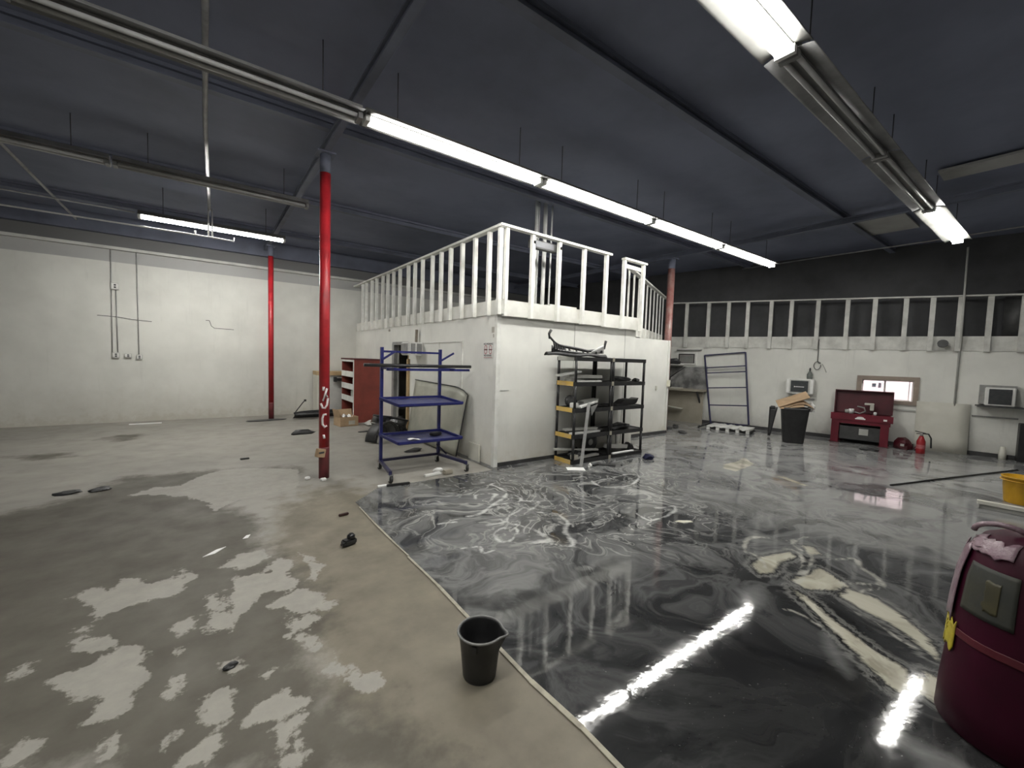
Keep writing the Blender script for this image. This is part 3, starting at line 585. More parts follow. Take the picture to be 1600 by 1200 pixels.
# ------------------------------------------------------------------ wall devices on the block wall
def outlet(x, z, label, w=.11, h=.11):
    t = thing('outlet_box', label, 'outlet', (x, 12.70, z))
    MB().bb(-w/2, w/2, -.05, 0, 0, h, b=.006).build('box', MT['lgrey'], t)
    MB().bb(-w*.4, w*.4, -.055, -.05, h*.12, h*.88).build('cover', MT['white'], t)
    MB().bb(-.018, .018, -.058, -.054, h*.55, h*.78).bb(-.018, .018, -.058, -.054, h*.22, h*.45).build('socket', MT['dark_grey'], t)
outlet(-1.56, 1.44, 'outlet box at the foot of the paired conduits on the block wall', .12, .13)
outlet(-1.36, 1.45, 'small outlet box right of the paired conduits on the block wall', .12, .10)
outlet(-1.17, 1.42, 'outlet box at the foot of the single conduit on the block wall', .10, .11)
outlet(-1.55, 2.94, 'round-cornered box halfway up the paired conduits on the block wall', .13, .15)
pipe([(-1.62,12.685,1.56),(-1.61,12.685,3.80)], .009, MT['grey'], 'conduit', 'tall thin conduit on the block wall, left of the pair', 'conduit')
pipe([(-1.53,12.685,1.57),(-1.54,12.685,2.94)], .009, MT['grey'], 'conduit', 'short thin conduit on the block wall, right of the pair', 'conduit')
pipe([(-1.18,12.685,1.53),(-1.19,12.685,3.80)], .009, MT['grey'], 'conduit', 'single tall conduit on the block wall', 'conduit')
for k, pl in enumerate(([(-1.85,2.36),(-1.55,2.35),(-1.28,2.31),(-.95,2.29)], [(.05,2.40),(.12,2.40),(.16,2.27),(.22,2.22),(.62,2.21)])):
    mb = MB()
    for (xa, za), (xb, zb) in zip(pl, pl[1:]): mb.bar((xa,12.697,za),(xb,12.697,zb), .008, .013)
    struct('wall_crack', mb, MT['dark_grey'])

# ------------------------------------------------------------------ text
def text_mesh(s, size, mat, parent, loc, rot, name='lettering', depth=.0006):
    c = bpy.data.curves.new('t', 'FONT'); c.body = s; c.size = size; c.align_x = 'CENTER'; c.align_y = 'CENTER'; c.extrude = depth
    o = bpy.data.objects.new('t', c); COL.objects.link(o); dg = bpy.context.evaluated_depsgraph_get()
    me = bpy.data.meshes.new_from_object(o.evaluated_get(dg)); bpy.data.objects.remove(o); me.materials.clear(); me.materials.append(mat)
    n = bpy.data.objects.new(name, me); COL.objects.link(n); n.parent = parent; n.location = loc; n.rotation_euler = rot; return n
def ring(r0, r1, h, n=20):
    mb = MB(); vs = []; fs = []
    for k in range(n):
        a = 2*math.pi*k/n
        vs += [(r0*math.cos(a), r0*math.sin(a), 0), (r1*math.cos(a), r1*math.sin(a), 0), (r0*math.cos(a), r0*math.sin(a), h), (r1*math.cos(a), r1*math.sin(a), h)]
    for k in range(n):
        a, b = 4*k, 4*((k+1) % n); fs += [(a,a+1,b+1,b),(a+2,b+2,b+3,a+3),(a,b,b+2,a+2),(a+1,a+3,b+3,b+1)]
    return mb.add(vs, fs)

# ------------------------------------------------------------------ things on the office side wall (face x = 3.62, outside is -x)
t = thing('warning_sign', 'small white sign with red prohibition rings beside the office corner', 'sign', (3.62, 5.565, 1.69))
MB().bb(-.006, 0, -.155, .155, 0, .25).build('plate', MT['white'], t)
rot = (R(90), 0, R(-90))
text_mesh('NO SMOKING', .042, MT['print_black'], t, (-.0075, 0, .222), rot)
text_mesh('NO FUMAR', .042, MT['print_black'], t, (-.0075, .01, .04), rot)
for yy in (-.068, .068):
    for zz in (.165, .10):
        q = ring(.028, .039, .001).build('prohibition_ring', MT['print_red'], t); q.location = (-.0075, yy, zz); q.rotation_euler = rot
    MB().bb(-.0085, -.006, yy-.05, yy+.05, .126, .137).build('bar', MT['print_black'], t)
MB().bb(-.0075, -.006, -.12, .12, .006, .012).build('underline', MT['print_red'], t)
tag(MB().bb(-.004,0,-.07,.07,0,.09).build('sticker', MT['beige'], loc=(3.62,5.41,2.085)), 'larger beige sticker high beside the office corner', 'sticker', 'beige stickers')
tag(MB().bb(-.004,0,-.05,.05,0,.055).build('sticker', MT['beige'], loc=(3.62,5.39,2.01)), 'smaller beige sticker just below the larger one at the office corner', 'sticker', 'beige stickers')
t = thing('vent_unit', 'white box unit with grey louvres mounted beside the dark doorway', 'vent unit', (3.45, 8.2, 1.70))
MB().bb(-.15,.17,-.2,.2,0,.27,b=.02).build('body', MT['white'], t)
g1 = MB().bb(-.160,-.15,-.16,.16,.03,.24)
for k in range(6): g1.bb(-.168,-.16,-.16,.16,.04+k*.035,.055+k*.035)
g1.build('louvre', MT['grey'], t)
for a, b in ((-.10,-.01),(.03,.13)):
    q = MB().bb(a,b,-.212,-.2,.03,.24)
    for k in range(6): q.bb(a,b,-.218,-.212,.04+k*.035,.055+k*.035)
    q.build('louvre', MT['grey'], t)
tag(MB().box((0,0,.13),(.03,.07,.26),rx=R(3)).build('stick', MT['wood_grey'], loc=(3.56,8.22,1.975)), 'grey brown stick standing on the white box unit', 'stick')
tag(MB().bb(-.02,0,-.04,.04,0,.05).build('wall_switch', MT['beige'], loc=(3.62,9.95,2.26)), 'tiny beige plate under the railing at the back of the office side wall', 'wall plate')

# leaning sage-grey panel (car bonnet shape)
t = thing('bonnet_panel', 'large sage-grey curved panel leaning on the office side wall', 'panel', (3.60, 7.2, 0))
def fn(u, v):
    y = 1.05-u*2.12; top = 1.16-.10*max(0, (u-.82)/.18)**2-.03*u
    y += (-.05*v if u > .9 else 0); z = v*top+.03
    bul = .05*math.sin(math.pi*min(max(u,0),1))*math.sin(math.pi*v)
    return (-.20+.17*v-bul, y, z)
MB().sheet(fn, 16, 10, .012).build('skin', MT['hood'], t)
MB().tube([Vector(fn(1, k/10))+Vector((-.01,-.012,0)) for k in range(11)], .012).build('edge_seal', MT['rubber'], t)
MB().tube([Vector(fn(k/16, 1))+Vector((-.006,0,.008)) for k in range(17)], .009).build('edge_trim', MT['dark_grey'], t)
tag(MB().bb(-.03,0,-.16,.16,0,.28).build('board_offcut', MT['panel_white'], loc=(3.60,5.86,0)), 'low white board offcut standing at the foot of the office side wall', 'board')

# ------------------------------------------------------------------ blue cart
t = thing('rolling_rack', 'blue steel rolling rack with slanted tray shelves beside the office corner', 'rack', (2.55, 5.65, 0))
xl, xr, yb, yf = -.47, .46, .37, -.34
for x in (xl, xr):
    MB().bar((x, yb, .13), (x, yb, 1.80), .042).build('upright', MT['blue'], t)
MB().bar((xl, yb, .14), (xr, yb, .14), .035).build('rear_rail', MT['blue_dark'], t)
feet = {}
for x, xf in ((xl, xl-.11), (xr, xr+.11)):
    MB().bar((x, yb+.02, .135), (xf, yf, .135), .04).build('foot_rail', MT['blue_dark'], t)
    for (cx, cy) in ((x, yb+.04), (xf, yf)):
        c = MB().bb(cx-.03, cx+.03, cy-.03, cy+.03, .10, .115).bb(cx-.026, cx-.02, cy-.03, cy+.03, .03, .1).bb(cx+.02, cx+.026, cy-.03, cy+.03, .03, .1).build('caster', MT['chrome'], t)
        MB().lathe([(.047,-.018),(.05,-.012),(.05,.012),(.047,.018)], 16, M=Matrix.Translation((cx,cy,.05)) @ Matrix.Rotation(R(90),4,'Y')).build('wheel', MT['rubber'], c)
MB().bar((xl, yb, 1.74), (xr, yb, 1.74), .03).build('top_rail', MT['blue'], t)
for x, sx in ((xl, .17), (xr, .19)):
    MB().bar((x, yb-.02, 1.62), (x+sx, yb-.10, 1.75), .03).build('top_arm', MT['blue'], t)
for zb, zf, nm in ((1.06, 1.0, 0), (.53, .47, 1)):
    q = [(xl-.03, yb-.03, zb), (xr+.02, yb-.03, zb), (xr+.15, -.12, zf), (xl+.08, -.12, zf)]
    sh = MB()
    for a, b in zip(q, q[1:]+q[:1]): sh.bar(a, b, .03, .035)
    sh = sh.build('tray_frame', MT['blue'], t)
    MB().add([Vector(p)+Vector((0,0,-.022)) for p in q]+[Vector(p)+Vector((0,0,-.028)) for p in q], [(0,1,2,3),(7,6,5,4),(0,4,5,1),(1,5,6,2),(2,6,7,3),(3,7,4,0)]).build('tray_sheet', MT['blue_mesh'], sh)
for x in (xl, xr): MB().bar((x, yb, 1.50), (x+.05, -.02, 1.50), .03).build('support_arm', MT['blue'], t)
MB().bar((xl, yb-.2, 1.485), (xr+.36, yb-.3, 1.488), .035).build('front_bar', MT['blue'], t)
MB().bar((xr-.03,yb,.30),(xr+.1,yb-.1,.14),.02).build('gusset', MT['blue_dark'], t)
o = MB().tube([(-.83,.05,0),(.83,-.05,.0)], .024, 10).build('steel_tube', MT['black_metal'], loc=(2.62, 5.86, 1.541)); tag(o, 'long black tube lying across the arms of the blue rack', 'tube')
tag(MB().sheet(lambda u,v:(u*.17-.085, v*.1-.05, .004+.01*math.sin(u*5)), 6, 3, .003).build('rag', MT['paper'], loc=(2.44,5.66,.485)), 'white rag lying on the lower tray of the blue rack', 'rag')
tag(MB().box((0,0,.02),(.18,.1,.04),rz=.4,b=.01).build('black_clip', MT['black'], loc=(2.85,5.80,.49)), 'small dark plastic part lying on the lower blue tray', 'car part')

# ------------------------------------------------------------------ red cabinet with its contents
cx0, cx1, cy0, cy1, ch = 2.95, 3.58, 10.5, 11.62, 1.55
t = thing('red_cabinet', 'tall open red cabinet with white shelf fronts against the office side wall', 'cabinet', (cx0, cy0, 0))
w_, d_ = cx1-cx0, cy1-cy0
MB().bb(0, w_, 0, .03, 0, ch).build('side_panel', MT['cab_red'], t); MB().bb(0, w_, d_-.03, d_, 0, ch).build('side_panel', MT['cab_red'], t)
MB().bb(w_-.02, w_, .03, d_-.03, .03, ch-.03).build('back_panel', MT['cab_dark'], t); MB().bb(-.02, w_, -.02, d_+.02, ch, ch+.035).build('top_panel', MT['cab_dark'], t)
MB().bb(-.012, 0, 0, .045, 0, ch).build('edge_strip', MT['white'], t)
for k, z in enumerate((.04, .52, .83, 1.14)):
    s = MB().bb(.0, w_-.02, .03, d_-.03, z, z+.025).build('shelf', MT['cab_dark'], t)
    if k: MB().bb(-.012, .006, .03, d_-.02, z-.02, z+.12).build('shelf_front', MT['white'], s)
MB().bb(-.012, .006, .03, d_-.02, ch-.05, ch).build('top_strip', MT['white'], t)
for k, (z, y, a, l) in enumerate(((1.17,.25,'black','black box inside the top shelf of the red cabinet'),(.86,.3,'alu','silver tin on the middle shelf of the red cabinet'),(.55,.45,'lgrey','grey box on the low shelf of the red cabinet'))):
    tag(MB().bb(-.1,.1,-.12,.12,0,.22,b=.012).build('stored_box', MT[a], loc=(cx0+.18,cy0+y,z)), l, 'box', 'boxes inside the red cabinet')
t = thing('cardboard_box', 'open cardboard box at the foot of the red cabinet', 'box', (2.74, 10.28, 0), R(8))
bx = MB().bb(-.24,.18,-.2,-.19,0,.22).bb(-.24,.18,.19,.2,0,.22).bb(-.24,-.23,-.19,.19,0,.22).bb(.17,.18,-.19,.19,0,.22).bb(-.24,.18,-.2,.2,0,.01); bx.build('carton', MT['card'], t)
MB().box((-.26,0,.30),(.012,.36,.18),ry=R(-12)).build('flap', MT['card'], t); MB().box((0,.22,.28),(.4,.012,.16),rx=R(-20)).build('flap', MT['card'], t)
MB().bb(-.05,.1,-.205,-.2,.04,.13).build('label', MT['beige'], t)
tag(MB().sheet(lambda u,v:(u*.2-.1, v*.2-.1, .17+.07*math.sin(u*7)*math.cos(v*6)), 8, 8, .004).build('crumpled_paper', MT['paper'], loc=(2.74,10.28,.03)), 'crumpled white paper stuffed in the open cardboard box', 'paper')
tag(MB().sheet(lambda u,v:((u-.5)*.5, (v-.5)*.4, .03+.10*math.sin(math.pi*u)*math.sin(math.pi*v)*(1+.3*math.sin(9*u))), 10, 8, .004).build('plastic_sheet', MT['lgrey'], loc=(3.35,10.1,0)), 'crumpled pale plastic sheet in front of the red cabinet', 'plastic')

# things along the back wall behind the column
t = thing('work_table', 'raw wooden table top on a grey panel near the back corner, behind the red column', 'table', (2.85, 12.3, 0))
MB().bb(-.42,.62,-.3,.3,1.1,1.2).build('table_top', MT['wood'], t); MB().bb(-.36,.6,-.26,.26,0,1.1).build('cabinet_body', MT['lgrey'], t)
MB().bb(-.42,-.36,-.28,.28,0,1.1).build('end_panel', MT['panel_white'], t)
t = thing('bench_vice', 'small black clamp at the front of the wooden table', 'clamp', (2.98, 11.95, .93))
MB().bb(-.10,.14,-.06,.04,.03,.10,b=.01).bb(-.16,-.08,-.06,.04,0,.13,b=.01).bb(.12,.2,-.08,.06,-.02,.14,b=.01).build('jaw', MT['black'], t); MB().tube([(.16,0,-.02),(.19,0,-.3)], .015).build('handle', MT['dark_grey'], t)
def bumper(name, label, loc, rz, L, mat, h=.22, bow=.25, extra=None, tilt=0):
    t = thing(name, label, 'bumper', loc, rz)
    def fn(u, v):
        x = (u-.5)*L; y = bow*(2*u-1)**2 + .05*math.cos(v*3.1); z = v*h*(1-.25*abs(2*u-1)**3)+.01; return (x, y-.12*math.sin(math.pi*v), z)
    MB().sheet(fn, 20, 8, .01).build('shell', mat, t)
    MB().tube([Vector(fn(k/20, .62))+Vector((0,-.012,0)) for k in range(2,19)], .012).build('trim_strip', MT['chrome'] if extra else MT['dark_grey'], t)
    MB().tube([Vector(fn(k/20, .98)) for k in range(21)], .016).build('lip', MT['black'], t)
    return t
bumper('car_bumper', 'long black car bumper lying at the foot of the block wall', (2.42, 11.72, 0), R(4), 1.2, MT['black'], .2, .1)
tag(MB().tube([(0,0,.012),(.13,-.25,.28),(.16,-.3,.33)], .012).box((.17,-.32,.34),(.05,.03,.05)).build('lever_rod', MT['black'], loc=(1.86,11.75,.16)), 'thin black rod leaning out over the black bumper by the block wall', 'rod')
bumper('car_bumper', 'black car bumper with chrome strip heaped in front of the dark doorway', (3.0, 8.65, 0), R(-62), .95, MT['black_gloss'], .42, .34, True)
t = thing('wheel_liner', 'black curved wheel arch liner behind the blue rack', 'car part', (2.84, 8.1, 0), R(30))
MB().sheet(lambda u,v:(-.34*math.cos(math.pi*u), -.12+.26*v, .02+.36*math.sin(math.pi*u)*(1-.1*v)), 16, 4, .015).build('liner', MT['black'], t)
MB().tube([(-.34*math.cos(math.pi*k/16), -.13, .02+.36*math.sin(math.pi*k/16)) for k in range(17)], .02).build('rim', MT['black_gloss'], t)
tag(MB().sheet(lambda u,v:((u-.5)*.5, (v-.5)*.3, .26+.08*math.sin(5*u)*math.cos(4*v)), 8, 6, .01).build('bag', MT['black'], loc=(3.35,8.95,.0)), 'black plastic sheet on the bumper heap by the doorway', 'plastic')
tag(MB().box((0,0,.02),(.2,.12,.03),rz=.5).build('foam_piece', MT['paper'], loc=(3.05,8.3,.02)), 'white foam scrap at the bumper heap by the doorway', 'scrap')

# ------------------------------------------------------------------ black shelving
TZ = [.03, .45, .88, 1.31, 1.72]
def shelving(x0, label, tapes, seam):
    t = thing('shelving_unit', label, 'shelving', (x0, 4.78, 0)); Wd, D = .895, .45
    for k, z in enumerate(TZ):
        sh = MB().bb(0, Wd, 0, .02, z-.03, z+.035).bb(0, Wd, D-.02, D, z-.03, z+.035).bb(0, .02, .02, D-.02, z-.03, z+.035).bb(Wd-.02, Wd, .02, D-.02, z-.03, z+.035)
        sh.bb(.02, Wd-.02, .02, D-.02, z+.005, z+.022)
        sh = sh.build('shelf', MT['black'], t)
        if tapes: MB().bb(-.004, 0, .05, D-.02, z-.028, z+.045).build('tape_strip', MT['yellow'] if k < 4 else MT['lgrey'], sh)
        if seam: MB().bb(-.035, .02, -.004, 0, z-.028, z+.042).build('tape_strip', MT['masking'], sh)
    for (x, y) in ((.022,.022),(Wd-.022,.022),(.022,D-.022),(Wd-.022,D-.022)):
        g = MB()
        for a, b in zip(TZ, TZ[1:]): g.tube([(x,y,a+.02),(x,y,b-.02)], .023, 10)
        g.tube([(x,y,0),(x,y,.03)], .023, 10).build('leg', MT['black'], t)
    return t
shelving(4.785, 'black five-tier plastic shelving unit with yellow taped ends, left of the pair', True, False)
shelving(5.69, 'black five-tier plastic shelving unit, right of the pair', False, True)
def slat(name, label, p, q, a, c, mat, cat='trim strip', group='loose strips on the shelving'):
    p, q = Vector(p), Vector(q); mid = (p+q)/2
    return tag(MB().bar(p-mid, q-mid, a, c).build(name, mat, loc=mid), label, cat, group)
def zt(k): return TZ[k]+.036
slat('white_board', 'white board jutting left from the second shelf, topmost', (4.60,5.02,zt(3)+.10), (4.98,4.88,zt(3)+.17), .12, .03, MT['white'])
slat('white_board', 'long pale strip lying on the second shelf of the left unit', (4.82,5.0,zt(3)+.085), (5.52,4.92,zt(3)+.085), .09, .05, MT['lgrey'])
slat('white_board', 'white strip at the front of the second shelf of the left unit', (4.86,4.84,zt(3)+.012), (5.44,4.84,zt(3)+.012), .05, .022, MT['white'])
slat('white_board', 'pale board under the long strip on the second shelf', (4.84,5.03,zt(3)+.028), (5.5,5.05,zt(3)+.028), .16, .055, MT['lgrey'])
slat('white_board', 'pale folded strip on the middle shelf of the left unit', (5.18,5.02,zt(2)+.08), (5.50,4.98,zt(2)+.12), .14, .03, MT['lgrey'])
slat('white_board', 'bright bent strip at the front of the middle shelf', (4.92,4.82,zt(2)+.02), (5.36,4.86,zt(2)+.10), .09, .03, MT['white'])
slat('white_board', 'pale board on the fourth shelf of the left unit', (4.83,5.05,zt(1)+.05), (5.5,4.95,zt(1)+.05), .10, .03, MT['lgrey'])
slat('white_board', 'white strip in front on the fourth shelf of the left unit', (4.80,4.86,zt(1)+.015), (5.48,4.88,zt(1)+.015), .08, .028, MT['white'])
slat('white_board', 'pale strip sticking out of the lowest shelf at the left', (4.66,5.1,zt(0)+.15), (5.5,4.9,zt(0)+.10), .06, .03, MT['lgrey'])
slat('white_board', 'grey strip lying on the lowest shelf of the left unit', (4.9,4.85,zt(0)+.02), (5.5,4.9,zt(0)+.02), .07, .03, MT['lgrey'])
slat('white_board', 'pale board leaning inside the lowest shelf of the right unit', (5.78,4.98,zt(0)+.12), (6.32,4.93,zt(0)+.07), .06, .07, MT['lgrey'])
slat('white_board', 'bright white strip along the front of the lowest right shelf', (5.78,4.815,zt(0)+.012), (6.36,4.815,zt(0)+.012), .05, .02, MT['paper'])
slat('white_board', 'upright white strip behind the lowest right shelf', (6.42,5.25,.06), (6.42,5.28,.50), .04, .02, MT['white'])
t = thing('fog_lamp', 'round black lamp on the middle shelf of the left unit', 'car part', (4.90, 5.02, zt(2)+.10))
MB().lathe([(.02,-.04),(.09,-.02),(.10,.02),(.085,.035)], 16, M=Matrix.Rotation(R(75),4,'X')).build('shell', MT['black'], t); MB().lathe([(.08,.03),(.075,.037)],16,M=Matrix.Rotation(R(75),4,'X')).build('lens', MT['dark_grey'], t)
tag(MB().bb(-.06,.06,-.05,.05,0,.09,b=.012).build('white_housing', MT['white'], loc=(4.87,4.88,zt(2))), 'small white housing at the left end of the middle shelf', 'car part')
tag(MB().box((0,0,.09),(.2,.12,.1),rz=.5,ry=.4,b=.02).build('black_housing', MT['black_gloss'], loc=(5.05,5.10,zt(2)+.005)), 'angular black housing on the middle shelf of the left unit', 'car part')
tag(MB().box((0,0,.035),(.22,.1,.05),rz=-.3,b=.015).build('grey_housing', MT['alu'], loc=(5.02,4.94,zt(2))), 'silver grey part at the front of the middle shelf', 'car part')
def lump(name, label, loc, size, mat, rz=0, seed=0, cat='car part', group='loose car parts'):
    rnd = random.Random(seed); bm = bmesh.new(); bmesh.ops.create_icosphere(bm, subdivisions=2, radius=1)
    off = Vector((rnd.random()*9, rnd.random()*9, rnd.random()*9))
    for v in bm.verts:
        k = 1+.55*mnoise.noise(v.co*1.3+off)+.35*mnoise.noise(v.co*3.1-off); v.co = Vector((v.co.x*k*size[0]/2, v.co.y*k*size[1]/2, max(v.co.z*k, -.55)*size[2]/1.6))
    z0 = min(v.co.z for v in bm.verts); bm.verts.index_update()
    mb = MB().add([v.co-Vector((0,0,z0)) for v in bm.verts], [[v.index for v in f.verts] for f in bm.faces]); bm.free()
    return tag(mb.build(name, mat, loc=loc, rz=rz), label, cat, group)
lump('trim_piece', 'dark bundle of trim on the second shelf of the right unit', (6.18,5.0,zt(3)), (.5,.2,.09), MT['dark_grey'], .1, 1)
lump('trim_piece', 'black bracket at the right end of the second shelf', (6.47,4.9,zt(3)), (.14,.12,.06), MT['black'], 0, 2)
tag(MB().prism([(-.36,0),(.2,0),(.3,.03),(.36,.12),(.28,.10),(.1,.11),(-.05,.10),(-.2,.03)], .16, Matrix.Rotation(R(90),4,'X')).build('fender_piece', MT['black'], loc=(6.18,5.02,zt(2)), rz=.05), 'black angular fender piece on the middle shelf of the right unit', 'car part')
lump('trim_piece', 'dark flat bundle on the fourth shelf of the right unit', (6.15,4.98,zt(1)), (.56,.26,.09), MT['black'], .05, 3)
lump('trim_piece', 'black hose lump on the lowest shelf of the right unit', (6.4,4.95,zt(0)), (.2,.2,.14), MT['black'], .4, 4)
lump('trim_piece', 'flat black trim on the middle shelf behind the leaning angle', (5.5,4.98,zt(2)), (.3,.2,.04), MT['black'], .1, 5)
lump('trim_piece', 'dark scrap on the fourth shelf near the middle legs', (5.56,4.95,zt(1)), (.2,.2,.06), MT['dark_grey'], .1, 6)
lump('trim_piece', 'black rubber part in the lowest shelf behind the angle', (5.1,5.02,zt(0)), (.32,.22,.14), MT['black'], .1, 7)
t = thing('tyre_cover', 'dull grey round cover standing in the lowest shelf by the middle legs', 'car part', (5.46, 5.08, zt(0)))
M_ = Matrix.Translation((0,0,.21)) @ Matrix.Rotation(R(90),4,'X')
MB().lathe([(.19,0),(.20,.02),(.14,.04),(.07,.03),(.02,.05)], 24, M=M_).build('disc', MT['dark_grey'], t); MB().lathe([(.06,.045),(.05,.06)],16,M=M_).build('hub', MT['lgrey'], t)
tag(MB().bb(-.05,.05,-.05,.05,0,.08,b=.008).build('small_carton', MT['beige'], loc=(4.90,4.86,zt(0))), 'small beige carton on the lowest shelf of the left unit', 'box')
t = thing('angle_profile', 'long aluminium angle leaning on the front of the left shelving unit', 'metal profile', (4.84, 4.66, 0))
p, q = Vector((.02,0,.0)), Vector((.24,.09,.995))
MB().bar(p, q, .055, .006).bar(p+Vector((.025,.022,0)), q+Vector((.025,.022,0)), .006, .05).build('angle', MT['alu'], t)
MB().prism([(0,0),(.17,.04),(.03,-.15)], .006, Matrix.Translation((.25,.06,.95)) @ Matrix.Rotation(R(90),4,'X')).build('gusset_plate', MT['alu'], t)
# bumper carrier on top of the shelving
t = thing('grille_carrier', 'black car grille carrier with upturned ends on top of the shelving', 'car part', (4.93, 4.98, TZ[4]+.036))
def gx(u): return -.68+1.36*u
def low(u, v): return (gx(u)+.02, -.10-.08*math.sin(math.pi*u)+.10*v, .012+.05*math.sin(math.pi*v)+.01*math.sin(12*u))
MB().sheet(low, 24, 4, .012).build('lower_lip', MT['black'], t)
ZP = [(0,.30),(.06,.24),(.10,.20),(.18,.165),(.30,.15),(.5,.125),(.68,.10),(.80,.115),(.93,.15),(1,.17)]
def zu(u):
    for (ua, za), (ub, zb) in zip(ZP, ZP[1:]):
        if u <= ub: return za+(zb-za)*(u-ua)/(ub-ua)
    return ZP[-1][1]
top = [Vector((gx(u)*.93+.02, -.06, zu(u))) for u in [k/24 for k in range(25)]]
MB().tube(top, [.016+.008*math.sin(math.pi*k/24) for k in range(25)], 8).build('upper_bar', MT['black'], t)
MB().sheet(lambda u,v:(gx(.03+.68*u)*.93+.02, -.085-.02*math.sin(math.pi*u), .02+(.62*zu(.03+.68*u)-.02)*v), 18, 3, .012).build('front_web', MT['black_gloss'], t)
for k in (2,3,4,5,6,8,11,14,16):
    a = top[k]; MB().bar(a, (a.x+.01, -.085, zu(k/24)*.5), .055 if k < 7 else .035, .02).build('rib', MT['black'], t)
for x, z, s in ((-.61,.34,-1), (.66,.23,1)):
    MB().tube([(x,-.06,z-.08),(x+s*.01,-.06,z),(x+.03,-.06,z+.06)], [.012,.02,.024], 8).build('end_hook', MT['black'], t)
MB().sheet(lambda u,v:(.30+.30*u, -.10, .05+.02*u+(.05+.10*u)*v), 5, 3, .006).build('lamp_bracket', MT['alu'], t)
for x, z in ((.40,.075), (.53,.10)): MB().lathe([(.022,0),(.026,.008)], 12, M=Matrix.Translation((x,-.105,z)) @ Matrix.Rotation(R(90),4,'X')).build('bracket_hole', MT['black'], t)
tag(MB().bb(-.42,.42,-.17,.17,0,.006).build('white_sheet', MT['paper'], loc=(6.12,5.02,TZ[4]+.036)), 'thin white sheet lying on top of the right shelving unit', 'sheet')
# ------------------------------------------------------------------ right wall: bench corner, frames, machines   (local x along wall, -y into the room)
t = thing('work_bench', 'stained grey wall bench with splashback in the corner beyond the office', 'bench', W(-2.1), WR)
MB().bb(-1.6,.85,-.03,0,.98,1.62).build('splashback', MT['bench'], t)
MB().bb(-1.6,.90,-.55,-.03,.93,.98).build('bench_top', MT['tan_board'], t)
MB().bb(-1.6,.86,-.045,-.03,1.62,1.66).build('upper_ledge', MT['lgrey'], t)
MB().bb(-1.6,.86,-.30,-.25,0,.93).build('front_board', MT['tan_board'], t)
MB().bar((.75,-.5,.93),(.78,-.28,.60),.04).build('bracket', MT['dark_grey'], t)
o = MB().bb(-.5,.28,-.2,.2,0,.02).build('tray_board', MT['panel_white'], loc=W(-2.15,.34,.98), rz=WR); tag(o, 'pale board lying on the stained bench', 'board')
o = MB().bb(-.55,.3,-.22,.22,0,.03).build('shelf_board', MT['lgrey'], loc=W(-2.2,.30,1.66), rz=WR); tag(o, 'pale shelf board fixed above the stained bench', 'shelf')
t = thing('lamp_arm', 'black jointed lamp arm on the stained bench', 'lamp', W(-2.22,.32,1.0), WR)
MB().tube([(0,0,.12),(.02,0,.30),(.45,0,.62)], .014).build('arm', MT['black'], t); MB().lathe([(.06,0),(.07,.05),(.05,.14),(.02,.16)], 12).build('base', MT['black'], t)
lump('black_tarp', 'dark heap of rubber on the shelf board above the bench', W(-2.3,.30,1.692), (.8,.3,.18), MT['black'], WR, 11, 'rubber')
t = thing('wall_air_conditioner', 'old grey air conditioner in a white frame above the stained bench', 'air conditioner', W(-1.86,0,1.69), WR)
MB().bb(-.29,.29,-.04,0,.32,.37).bb(-.29,.29,-.04,0,0,.04).bb(-.29,-.24,-.04,0,.04,.32).bb(.24,.29,-.04,0,.04,.32).build('frame', MT['white'], t)
MB().bb(-.24,.24,-.03,0,.04,.32).build('front', MT['dark_grey'], t)
for k in range(6): MB().bb(-.2,.2,-.036,-.03,.07+k*.038,.085+k*.038).build('louvre', MT['lgrey'], t)
MB().bb(-.28,.42,-.09,0,.42,.445).build('drip_ledge', MT['grey'], t)
tag(MB().bb(-.05,.05,-.04,0,0,.16,b=.006).build('dispenser', MT['cream'], loc=Vector((9.06,5.93,1.14))), 'cream dispenser fixed at the edge of the set-back wall', 'dispenser')
tag(MB().bb(-.03,.03,-.02,0,0,.10,b=.004).build('wall_switch', MT['panel_white'], loc=Vector((8.62,5.95,1.06))), 'small white switch on the set-back wall right of the shelving', 'switch')
o = MB().sheet(lambda u,v:((u-.5)*.9,(v-.5)*.16,.02*math.sin(4*u)+.012*v), 8, 2, .01).build('torn_board', MT['panel_white'], loc=W(-2.2,.45,.42), rz=WR); tag(o, 'torn pale strip hanging on the bench front', 'board')

# blue frame rack leaning on the wall
t = thing('blue_frame', 'tall blue tubular frame with rungs leaning on the wall above the white pallet', 'frame', W(-.80,.45), WR)
bl, tl = [(-.15,0,.08),(.80,0,.14)], [(-.54,.40,1.97),(.52,.40,2.07)]
B0,B1,T0,T1 = map(Vector, (bl[0], bl[1], tl[0], tl[1]))
MB().bar(B0,T0,.036).build('upright', MT['blue_dark'], t); MB().bar(B1,T1,.036).build('upright', MT['blue_dark'], t)
for f in (.0,.26,.51,.73,.81,1.0): MB().bar(B0.lerp(T0,f),B1.lerp(T1,f),.03).build('rung', MT['blue_dark'], t)
for a, b in ((B0,Vector((-.22,-.72,.04))),(B1,Vector((1.02,-.66,.04)))):
    MB().bar(a,b,.03).build('foot', MT['black_metal'], t)
    MB().lathe([(.038,-.015),(.04,.015)],12,M=Matrix.Translation(b) @ Matrix.Rotation(R(90),4,'Y')).build('wheel', MT['rubber'], t)
t = thing('white_pallet', 'white crumpled plastic pallet at the foot of the blue frame', 'pallet', W(-.36,.88), WR)
for k in range(4):
    x = -.46+k*.25
    MB().sheet(lambda u,v:(x+(u-.08)*.24+.04*v, -.26+.5*v, .095+.03*v+.018*math.sin(9*u+k)*math.cos(5*v+k)), 6, 6, .02).build('deck_piece', MT['white'], t)
